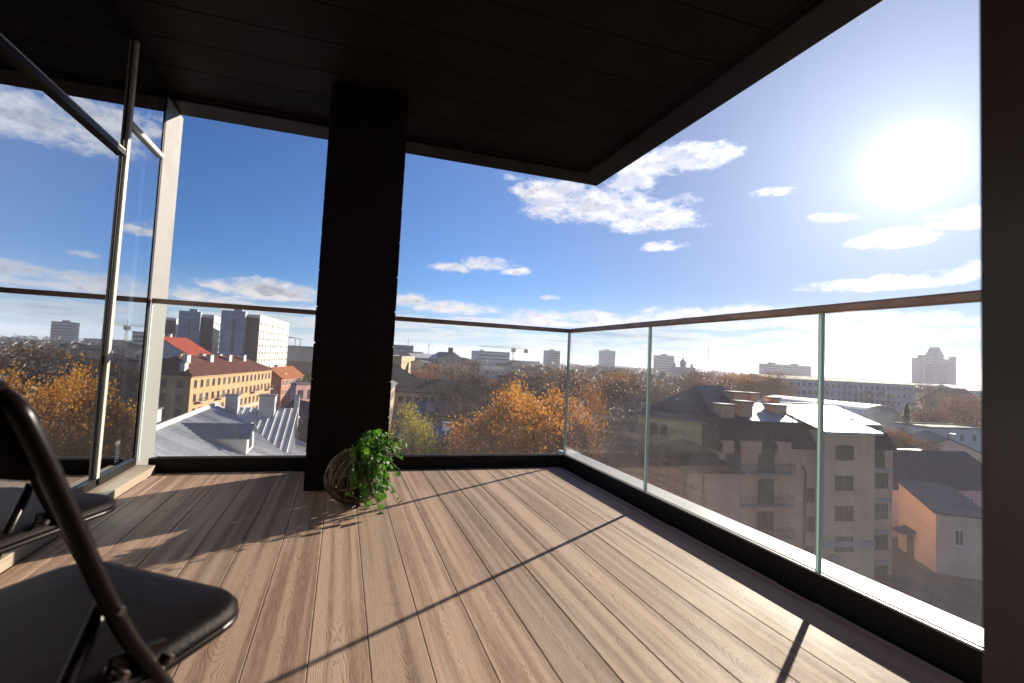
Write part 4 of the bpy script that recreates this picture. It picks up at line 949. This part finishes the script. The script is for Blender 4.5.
# projecting bay with its own eave
x0, x1 = U(817), U(866); zt = at(840, 433, 46).z - GZ
h.part('bay_wall', MB().box(x0, x1, -.95, 5.0, 0, zt), facade_mat('sandy_render', (0.72, 0.44, 0.27), streak=.4))
bayr = slabs([[(x0 - .35, -1.35, zt + .0), (x1 + .45, -1.35, zt + .0), (x1 + .2, 6.2, zt + 1.85), (x0 - .1, 6.2, zt + 1.85)]]).build('bay_roof', ROOFM['tin'], h.rf)
MB().box(x0 - .42, x1 + .5, -1.42, -1.36, zt - .16, zt + .12).build('eave_trim', ROOFM['tin'], bayr)
slabs([[(x1 - .4 + k * .5, 1.2 + 1.5 * k, zt + .75 + .34 * k), (x1 + 1.9 + k * .15, 1.2 + 1.5 * k, zt + .72 + .34 * k), (x1 + 1.9 + k * .15, 1.6 + 1.5 * k, zt + .82 + .34 * k), (x1 - .4 + k * .5, 1.6 + 1.5 * k, zt + .85 + .34 * k)] for k in range(3)], th=.06).build('snow_guard', ROOFM['tin'], bayr)
uw = U(836.5)
for k in range(4):
    o = bpy.data.objects.new('window', win_mesh(2.05, 1.35, M_frd, M_wg2 if k % 2 else M_wg, 3)); COL.objects.link(o); o.parent = h.root; o.location = (uw, -.955, zt - 1.95 - 2.95 * k)
h.part('string_course', MB().box(x0 - .05, x1 + .05, -1.08, -.953, zt - 11.1, zt - 10.6), M_band)
h.part('air_conditioner', MB().box(U(822), U(829), -1.5, -.96, zt - 12.6, zt - 11.8), M_band)
# chimneys big enough to read
for px, v, w_, d_, top, py in ((743, 2.6, 1.5, 1.2, 47, 407), (765, 3.0, 1.4, 1.2, 48, 404), (785, 7.0, 1.8, 1.5, 52, 396), (808, 4.2, 1.5, 1.5, 50, 408), (812, 8.5, 1.2, 1.2, 53, 398), (828, 7.5, 1.0, 1.1, 53, 402)):
    u = U(px) * 1.0; D_ = top; zt_ = at(px, py, D_).z - GZ; h.chim(u * (1 + v * .004), v, w_, d_, H + 1.0, zt_, W_beige)
MB().tube([(U(806), 1.5, H + 2), (U(806), 1.5, H + 3.1)], .05, 5).box(U(806) - .5, U(806) + .5, 1.45, 1.55, H + 2.6, H + 2.68).build('vent_pipe', ROOFM['tin'], h.rf)
h.done()

h = House('dark_roofed_house', 'pink house under a wide dark hipped roof, right of the large beige house', 'house', (893.5, 60), (1012, 63), 11, (935, 487.5, 61), W_pink)
h.roof('gable_u', 3.7, 'dark', ov=.25); h.win('f', U(893) * 0 + 9.2, h.L - 1.5, 4, [h.H - 1.9, h.H - 5.0], .95, 1.6); h.part('ridge_cap', MB().box(0, h.L * .6, 5.35, 5.65, h.H + 3.88, h.H + 3.98), ROOFM['tin'], h.rf); h.done()
h = House('shed_roofed_house', 'small beige house with slanting dark roof and one white window, before the pink house', 'house', (899, 57), (936, 50), 4.6, (936, 511.5, 50), facade_mat('light_beige_render', (0.56, 0.42, 0.32)))
h.roof('shed_u', 1.7, 'dark', ov=.25); H = h.H
h.win('r', 1.9, 1.9, 1, [H - 2.2], .8, 1.6); h.part('door', MB().box(2.0, 3.3, -.07, -.004, 0, 2.3), M_frd)
h.part('door_canopy', slabs([[(1.5, -1.3, 2.5), (3.8, -1.3, 2.5), (3.8, -.01, 3.0), (1.5, -.01, 3.0)]]), ROOFM['dark']); h.done()
h = House('cream_gabled_house', 'pale cream gabled wall rising behind the wide dark roof at the right', 'house', (903, 88), (999, 81), 16, (904, 450, 88), facade_mat('light_cream_render', (0.66, 0.52, 0.40)))
h.roof('gable_v', 2.9, 'dark', ov=.3); h.chim(h.L / 2 + .6, .6, .5, .5, h.H + 2, h.H + 3.8); h.done()
small('white_garages', 'low white garages under the reddish trees at the right', (930, 100), (992, 104), 7, (960, 429, 102), W_white, 'flat', .4, 'grey', cat='garages', w=1)
h = small('orange_gabled_house', 'orange gabled house with one dark window below the peaked tower', (925, 156), (957, 149), 18, (926, 398, 156), facade_mat('orange_render', (0.50, 0.30, 0.15)), 'gable_v', 3.6, 'brown', w=3)
h = House('vaulted_hall', 'pale grey hall with a curved roof right behind the glaring tin roof', 'hall', (860, 112), (899, 118), 26, (879, 418, 115), W_grey)
h.roof('vault_v', 3.0, 'pale'); h.win('f', 2, h.L - 2, 4, [h.H - 2.4], 1.3, 1.5); h.done()
h = House('long_pale_building', 'long pale blue building with rows of small windows behind the beige house', 'building', (768, 195), (915, 210), 16, (850, 382, 203), W_pale)
h.roof('gable_u', 1.2, 'brown'); H = h.H; h.win('f', 12, h.L - 3, 22, [H - 2.0, H - 5.2, H - 8.4], 1.4, 1.7, fr=M_frd)
h.done()
# tower with a peaked pediment
h = House('peaked_tower', 'grand pale tower block with corner turrets and a peaked pediment, far right skyline', 'tower block', (921, 600), (955.5, 604), 12, (938, 359.5, 600), facade_mat('cream_stone', (0.328, 0.303, 0.279), joint=(3.3, 0, (.3, .28, .26))))
h.roof('flat', 1.0, W_grey); H, L = h.H, h.L; Mbg = facade_mat('blue_curtain_wall', (0.057, 0.090, 0.180), joint=(3.3, 0, (.12, .16, .26)))
h.part('glass_bay', MB().box(L * .50, L * .74, -1.4, -.01, 0, H - 6), Mbg); h.part('glass_bay', MB().box(L * .12, L * .30, -.9, -.01, 0, H - 6), Mbg)
for u in (0, L - 4.5): h.part('corner_turret', MB().box(u - .4, u + 4.9, -.8, 4.2, 0, H + 5.0), h.wallm)
pd = MB(); a_, b_, pk = L * .36, L * .64, 15.0
pd.add([(a_, -.5, H + 1), (b_, -.5, H + 1), (b_, -.5, H + 3.5), (L / 2, -.5, H + pk), (a_, -.5, H + 3.5)] + [(a_, 10, H + 1), (b_, 10, H + 1), (b_, 10, H + 3.5), (L / 2, 10, H + pk), (a_, 10, H + 3.5)], [(0, 1, 2, 3, 4), (5, 6, 7, 8, 9), (0, 1, 6, 5), (1, 2, 7, 6), (2, 3, 8, 7), (3, 4, 9, 8), (4, 0, 5, 9)])
h.part('pediment', pd, h.wallm)
slabs([[(a_ - 1, -1, H + 3.2), (L / 2, -1, H + pk + .3), (L / 2, 10.5, H + pk + .3), (a_ - 1, 10.5, H + 3.2)], [(L / 2, -1, H + pk + .3), (b_ + 1, -1, H + 3.2), (b_ + 1, 10.5, H + 3.2), (L / 2, 10.5, H + pk + .3)]], th=.7).build('pediment_roof', Mbg, h.root)
for k in range(9): h.part('window_band', MB().box(L * .31, L * .49, -.15, -.01, H - 4.4 - 3.3 * k, H - 2.8 - 3.3 * k).box(L * .75, L - 5.2, -.15, -.01, H - 4.4 - 3.3 * k, H - 2.8 - 3.3 * k), M_wg2)
h.done()
# low roofs between the trees toward the skyline, each its own house
fill = [((486, 285), (506, 290), 12, (496, 370, 287), W_white, 'gable_u', 2.0, 'grey', 'white house with grey roof between the brown trees, left of the orange tree top'),
        ((434, 190), (452, 194), 12, (443, 371, 192), W_cream, 'gable_u', 2.4, 'rust', 'cream house with a rusty roof just behind the ridge of the cream house'),
        ((515, 210), (538, 216), 12, (526, 378, 213), W_pinkb, 'hip', 2.6, 'brown', 'pinkish house with brown roof above the big orange tree'),
        ((600, 320), (628, 326), 12, (614, 371, 322), W_cream, 'gable_u', 2.2, 'brown', 'cream house under the slim blue tower block'),
        ((650, 250), (680, 254), 12, (665, 377, 252), W_pale, 'gable_u', 2.2, 'grey', 'pale blue house under the square brown tower block'),
        ((800, 300), (836, 306), 12, (818, 383, 303), W_cream, 'gable_u', 2.4, 'brown', 'long cream house with brown roof on the skyline left of the curved hall'),
        ((842, 330), (884, 338), 14, (860, 385, 334), W_grey, 'hip', 2.6, 'grey', 'grey house with hipped grey roof above the long pale building'),
        ((893, 300), (925, 306), 14, (908, 388, 303), W_pinkb, 'gable_u', 2.6, 'tin', 'brownish house with glinting tin roof left of the orange gabled house'),
        ((958, 260), (1004, 268), 14, (980, 391, 264), W_white, 'gable_u', 2.4, 'tin', 'white house with bright tin roof at the edge of the right jamb'),
        ((915, 420), (990, 430), 14, (950, 386.5, 425), W_salmon, 'gable_u', 1.2, 'grey', 'long salmon row house with grey roof at the foot of the peaked tower'),
        ((700, 210), (742, 214), 12, (720, 383, 212), W_brick, 'gable_u', 3.0, 'rust', 'brick house with rusty roof among the brown trees, above the dark roof'),
        ((1040, 70), (1160, 60), 12, 9.0, W_yellow, 'gable_u', 3, 'maroon', 'yellow house beyond the right jamb, out of the picture'),
        ((706, 95), (752, 92), 10, (730, 409, 93), W_cream, 'gable_u', 2.2, 'grey', 'cream house with grey roof seen just over the dark roof')]
for a, b, dp, tp, wl, rk, rh, rm_, lb in fill:
    if a[0] < 1000: small('town_house', lb, a, b, dp, tp, wl, rk, rh, rm_)
for i, (px, D, w_, hh, lb) in enumerate(((575, 700, 60, 14, 'wide low grey block on the skyline just right of the far corner'), (640, 820, 50, 15, 'low brown block on the skyline left of the square brown tower'), (520, 700, 60, 18, 'low grey block on the skyline behind the crane'),
                                      (440, 620, 46, 19, 'low blue grey block on the skyline left of the turreted house'), (416, 520, 16, 22, 'pale slim block on the skyline beside the glass office'), (832, 760, 80, 13, 'long low block on the skyline right of the second joint'))):
    p = ray(px, hz(px)); a = (px - w_ / 2 * FPX / D, D); b = (px + w_ / 2 * FPX / D, D + 4)
    h = House('distant_block', lb, 'block', a, b, 16, float(hh), (W_grey, W_pinkb, W_bluegrey, W_bluegrey, W_cream, W_grey)[i]); h.roof('flat', .8, W_grey)
    for k in range(3): h.part('window_band', MB().box(1, h.L - 1, -.12, -.003, h.H - 3.2 - 3 * k, h.H - 1.8 - 3 * k), M_wg2)
    h.done()

# ------------------------------------------------------------------ trees
M_bark = mat('bark', (0.075, 0.055, 0.045), rough=.95, var=.3, vscale=2)
L_or = leaf_mat('orange_leaves', [(0.19, 0.065, 0.010), (0.42, 0.165, 0.018), (0.55, 0.27, 0.03)], trans=.42, scale=.35)
L_yg = leaf_mat('yellow_green_leaves', [(0.17, 0.16, 0.015), (0.40, 0.33, 0.02), (0.58, 0.46, 0.03)], trans=.5, scale=.5)
L_br = leaf_mat('brown_leaves', [(0.07, 0.035, 0.018), (0.17, 0.075, 0.03), (0.28, 0.13, 0.045)], trans=.2, scale=.3)
L_rd = leaf_mat('reddish_leaves', [(0.13, 0.05, 0.035), (0.26, 0.11, 0.07), (0.34, 0.16, 0.09)], trans=.25, scale=.3)
L_gr = leaf_mat('dull_green_leaves', [(0.025, 0.04, 0.015), (0.06, 0.085, 0.025), (0.12, 0.13, 0.035)], trans=.2, scale=.3)
L_tw = leaf_mat('bare_twigs', [(0.045, 0.035, 0.035), (0.09, 0.065, 0.060), (0.15, 0.10, 0.07)], trans=.0, rough=.9, scale=.3)
def grow(seed, levels, H, spread, up):
    rd = random.Random(seed); segs = []; tips = []
    def br(p, d, ln, r, lv):
        pts = [p]; q = p.copy(); dd = d.copy()
        for k in range(3):
            dd = (dd + Vector((rd.gauss(0, .13), rd.gauss(0, .13), rd.gauss(0, .08) + up))).normalized(); q = q + dd * ln / 3; pts.append(q.copy())
        segs.append((pts, r, r * .55, lv))
        if lv == levels: tips.append(q); tips.append((pts[1] + pts[2]) / 2); return
        n = 3 if lv else 5
        for k in range(n + (rd.random() < .5)):
            a = 2 * math.pi * (k + rd.random() * .7) / n; tilt = rd.uniform(.45, .95) * spread
            u = dd.orthogonal().normalized(); v = dd.cross(u)
            nd = (dd * math.cos(tilt) + (u * math.cos(a) + v * math.sin(a)) * math.sin(tilt)).normalized()
            br(pts[-1] if rd.random() < .6 else pts[-2], nd, ln * rd.uniform(.55, .80), r * .55, lv + 1)
    br(Vector((0, 0, 0)), Vector((0, 0, 1)), H * .36, H * .020, 0)
    return segs, tips
def tree_proto(kind, seed, H, lm, spread=1.0, n=5200, ls=.26, cl=.75):
    segs, tips = grow(seed, 4 if kind != 'bare' else 5, H, spread, .06)
    zmax = max(t_.z for t_ in tips); k = H / zmax
    tr_, rd = MB(), random.Random(seed + 1)
    tw = MB()
    for pts, r0, r1, lv in segs:
        tgt = tr_ if lv <= 2 or kind != 'bare' else tw
        if kind != 'bare' and lv >= 4: continue
        tgt.tube([p * k for p in pts], [max(.018, r0 * k + (r1 - r0) * k * i / 3) for i in range(4)], 6 if lv < 2 else 3, caps=False)
    cr = MB()
    if kind == 'bare':
        cr = tw
        for t_ in tips:
            for q in range(3):
                d_ = Vector((rd.gauss(0, 1), rd.gauss(0, 1), rd.gauss(.4, .8))).normalized() * rd.uniform(.4, 1.1); a = t_ * k; s_ = Vector((rd.gauss(0, 1), rd.gauss(0, 1), 0)).normalized() * .022
                cr.add([a - s_, a + s_, a + d_], [(0, 1, 2)])
    else:
        for i in range(n):
            t_ = tips[rd.randrange(len(tips))] * k; c = t_ + Vector((rd.gauss(0, cl), rd.gauss(0, cl), rd.gauss(0, cl * .7))); s_ = ls * rd.uniform(.5, 1.3)
            u = Vector((rd.gauss(0, 1), rd.gauss(0, 1), rd.gauss(0, 1))).normalized(); v = u.orthogonal().normalized()
            cr.add([c + u * s_, c + v * s_ * .6, c - u * s_, c - v * s_ * .6], [(0, 1, 2, 3)])
    return tr_.mesh('trunk', M_bark), cr.mesh('crown', lm), H
def conifer_proto(seed, H):
    rd = random.Random(seed); tr_ = MB().tube([(0, 0, 0), (0, 0, H * .97)], [.22, .04], 6); cr = MB()
    for i in range(2600):
        f = rd.random() ** .8; z = H * (.12 + .88 * f); rad = (1 - f) * H * .20 * (0.75 + .25 * math.sin(z * 5)) + .1; a = rd.uniform(0, 6.28); rr = rad * math.sqrt(rd.random())
        c = Vector((math.cos(a) * rr, math.sin(a) * rr, z)); o_ = Vector((math.cos(a), math.sin(a), -.35)) * .38; s_ = Vector((-math.sin(a), math.cos(a), rd.uniform(-.3, .3))) * .13
        cr.add([c - s_, c + s_, c + o_], [(0, 1, 2)])
    return tr_.mesh('trunk', M_bark), cr.mesh('crown', L_gr), H
PR = {'orange': [tree_proto('leafy', 11, 14, L_or, 1.0, 26000, .105, .55), tree_proto('leafy', 12, 14, L_or, 1.05, 20000, .115, .62)],
      'yg': [tree_proto('leafy', 21, 14, L_yg, .8, 36000, .10, .55)],
      'brown': [tree_proto('leafy', 31, 14, L_br, 1.0, 6500, .18, .8), tree_proto('leafy', 32, 14, L_br, 1.1, 5500, .18, .8)],
      'red': [tree_proto('leafy', 41, 14, L_rd, 1.0, 6500, .18, .8)],
      'green': [tree_proto('leafy', 51, 12, L_gr, 1.0, 4500, .26, .8)],
      'bare': [tree_proto('bare', 61, 15, L_tw, .9), tree_proto('bare', 62, 15, L_tw, 1.0)],
      'fir': [conifer_proto(71, 13)]}
NAMES = {'orange': 'maple_tree', 'yg': 'birch_tree', 'brown': 'oak_tree', 'red': 'rowan_tree', 'green': 'leafy_tree', 'bare': 'bare_tree', 'fir': 'fir_tree'}
TN = [0]
def tree(kind, px, pytop, D, label, ws=1.0, var=0, group=None):
    tm, cm, H0 = PR[kind][var % len(PR[kind])]; p = at(px, hz(px), D); h_ = at(px, pytop, D).z - GZ; k = h_ / H0; TN[0] += 1
    t = empty(NAMES[kind], (p.x, p.y, GZ), label, 'tree', group, TN[0] * 1.7); t.scale = (k * ws, k * ws, k)
    for nm, me in (('trunk', tm), ('crown', cm)):
        o = bpy.data.objects.new(nm, me); COL.objects.link(o); o.parent = t
tree('orange', 529, 383, 46, 'big bright orange tree right of centre behind the far glass', .80, 0)
tree('orange', 577, 384, 50, 'orange tree straddling the far corner of the glass', .42, 1)
tree('orange', 500, 418, 42, 'low orange tree at the foot of the big orange tree, on its left', .55, 1)
tree('yg', 412, 410, 37, 'yellow green tree just right of the potted plant, behind the far glass', .62, 0)
tree('yg', 392, 420, 36, 'shorter yellow green tree half hidden by the column', .7, 0)
G1 = 'bare brown trees in the middle distance'
for i, (px, py, D, l, v) in enumerate(((466, 366, 92, 'tallest dark bare tree right of the cream house', 0), (482, 378, 76, 'dark bare tree between the cream house and the orange tree', 1), (446, 372, 118, 'bare brown tree rising behind the roof of the cream house', 1),
     (500, 368, 92, 'bare brown tree behind the top left of the big orange tree', 0), (602, 398, 52, 'bare purplish tree right of the far corner, before the slate roofed house', 1), (617, 404, 48, 'bare purplish tree left of the first green joint', 0),
     (610, 430, 40, 'lower bare tree just above the sunlit kerb cap, left of the first joint', 1), (585, 415, 58, 'bare tree behind the edge of the corner orange tree', 0), (488, 396, 62, 'bare tree at the left edge of the big orange tree', 0), (550, 372, 120, 'bare tree above the blue hall', 1))):
    tree('bare', px, py, D, l, 1.15, v, G1)
G2 = 'brown and orange trees along the skyline'
for i, (kd, px, py, D, l) in enumerate((('brown', 578, 371, 130, 'russet tree on the skyline at the far corner'), ('orange', 596, 376, 118, 'orange tree over the left end of the slate roof'), ('brown', 618, 371, 150, 'russet tree on the skyline under the slim blue tower'),
     ('orange', 640, 374, 135, 'orange tree on the skyline at the top of the first green joint'), ('brown', 655, 378, 110, 'russet tree right of the first green joint'), ('brown', 676, 374, 125, 'brown tree under the square brown tower block'),
     ('red', 697, 374, 140, 'reddish tree under the thin mast'), ('brown', 716, 371, 150, 'brown tree above the peak of the dark roof'), ('orange', 735, 371, 165, 'pale orange tree left of the long slab block'),
     ('brown', 757, 375, 160, 'brown tree at the left end of the long slab block'), ('brown', 440, 362, 160, 'brown tree right of the little white house'), ('red', 425, 371, 140, 'reddish tree behind the ridge of the cream house'),
     ('brown', 482, 374, 150, 'brown tree below the long white office'), ('red', 515, 376, 140, 'reddish tree left of the blue hall'), 
     ('brown', 566, 379, 95, 'russet tree behind the glass joint of the far corner'), ('red', 904, 432, 92, 'reddish bush like tree at the right end of the tin roof'), ('brown', 893, 430, 92, 'small russet tree behind the dark hipped roof'),
     ('red', 945, 402, 118, 'large reddish tree before the orange gabled house'), ('red', 972, 396, 128, 'tall reddish tree next to the right jamb'), ('brown', 925, 410, 122, 'brown tree left of the large reddish tree'), ('green', 300, 372, 190, 'dull green tree left of the column below the grey building'),
     ('green', 306, 377, 165, 'second dull green tree touching the column edge, nearer'), ('brown', 788, 373, 260, 'brown tree before the middle of the long slab block'), ('red', 880, 384, 260, 'small reddish tree over the long pale building'), ('brown', 906, 383, 240, 'brown tree left of the peaked tower'),
     ('red', 770, 378, 190, 'pinkish tree at the left end of the long pale building'))):
    tree(kd, px, py, D, l, 1.2, i, G2)
tree('fir', 907, 403, 105, 'dark green fir tree left of the orange gabled house', 1.0, 0)

# far woods that read as one mass
rd = random.Random(5); cr = MB()
for i in range(2600):
    D = 230 + 1500 * rd.random() ** 1.6; az = R(rd.uniform(-34, 92)); hgt = rd.uniform(9, 17) + 5 * noise.noise(Vector((math.sin(az) * D * .004, math.cos(az) * D * .004, 0))) + D * .0016
    if -19 < math.degrees(az) < 0 and D < 330: continue
    dg = math.degrees(az)
    if 0 < dg < 22 and D < 520 and rd.random() < .88: continue
    if 44 < dg < 66 and D < 700 and rd.random() < .7: continue
    x, y = math.sin(az) * D, math.cos(az) * D; w_ = hgt * .42
    for k in range(26):
        u = Vector((rd.gauss(0, 1), rd.gauss(0, 1), rd.gauss(0, 1))).normalized(); c = Vector((x, y, GZ + hgt * .58)) + Vector((u.x * w_, u.y * w_, u.z * hgt * .40)) * rd.uniform(.6, 1); s_ = rd.uniform(.9, 2.0) * (1 + D / 1200)
        a = Vector((rd.gauss(0, 1), rd.gauss(0, 1), rd.gauss(0, 1))).normalized(); b = a.orthogonal().normalized()
        cr.add([c + a * s_, c + b * s_ * .7, c - a * s_ * .8, c - b * s_ * .6], [(0, 1, 2, 3)])
o = cr.build('distant_woods', leaf_mat('distant_leaves', [(0.06, 0.045, 0.03), (0.13, 0.08, 0.045), (0.26, 0.13, 0.05)], trans=.15, scale=.02), fix=False)
o['kind'] = 'stuff'

# ------------------------------------------------------------------ the air over the town
HAZE = True
if HAZE:
    hb = MB().box(-1500, 3200, -300, 3200, GZ - 1, 46); hm = bpy.data.materials.new('haze'); hm.use_nodes = True; nt = hm.node_tree
    for n in list(nt.nodes): nt.nodes.remove(n)
    out = nt.nodes.new('ShaderNodeOutputMaterial'); pv = nt.nodes.new('ShaderNodeVolumePrincipled')
    pv.inputs['Color'].default_value = (0.84, 0.84, 1.0, 1); pv.inputs['Density'].default_value = 0.00022; pv.inputs['Anisotropy'].default_value = 0.35
    nt.links.new(pv.outputs[0], out.inputs['Volume'])
    o = hb.build('haze', hm); o['kind'] = 'stuff'
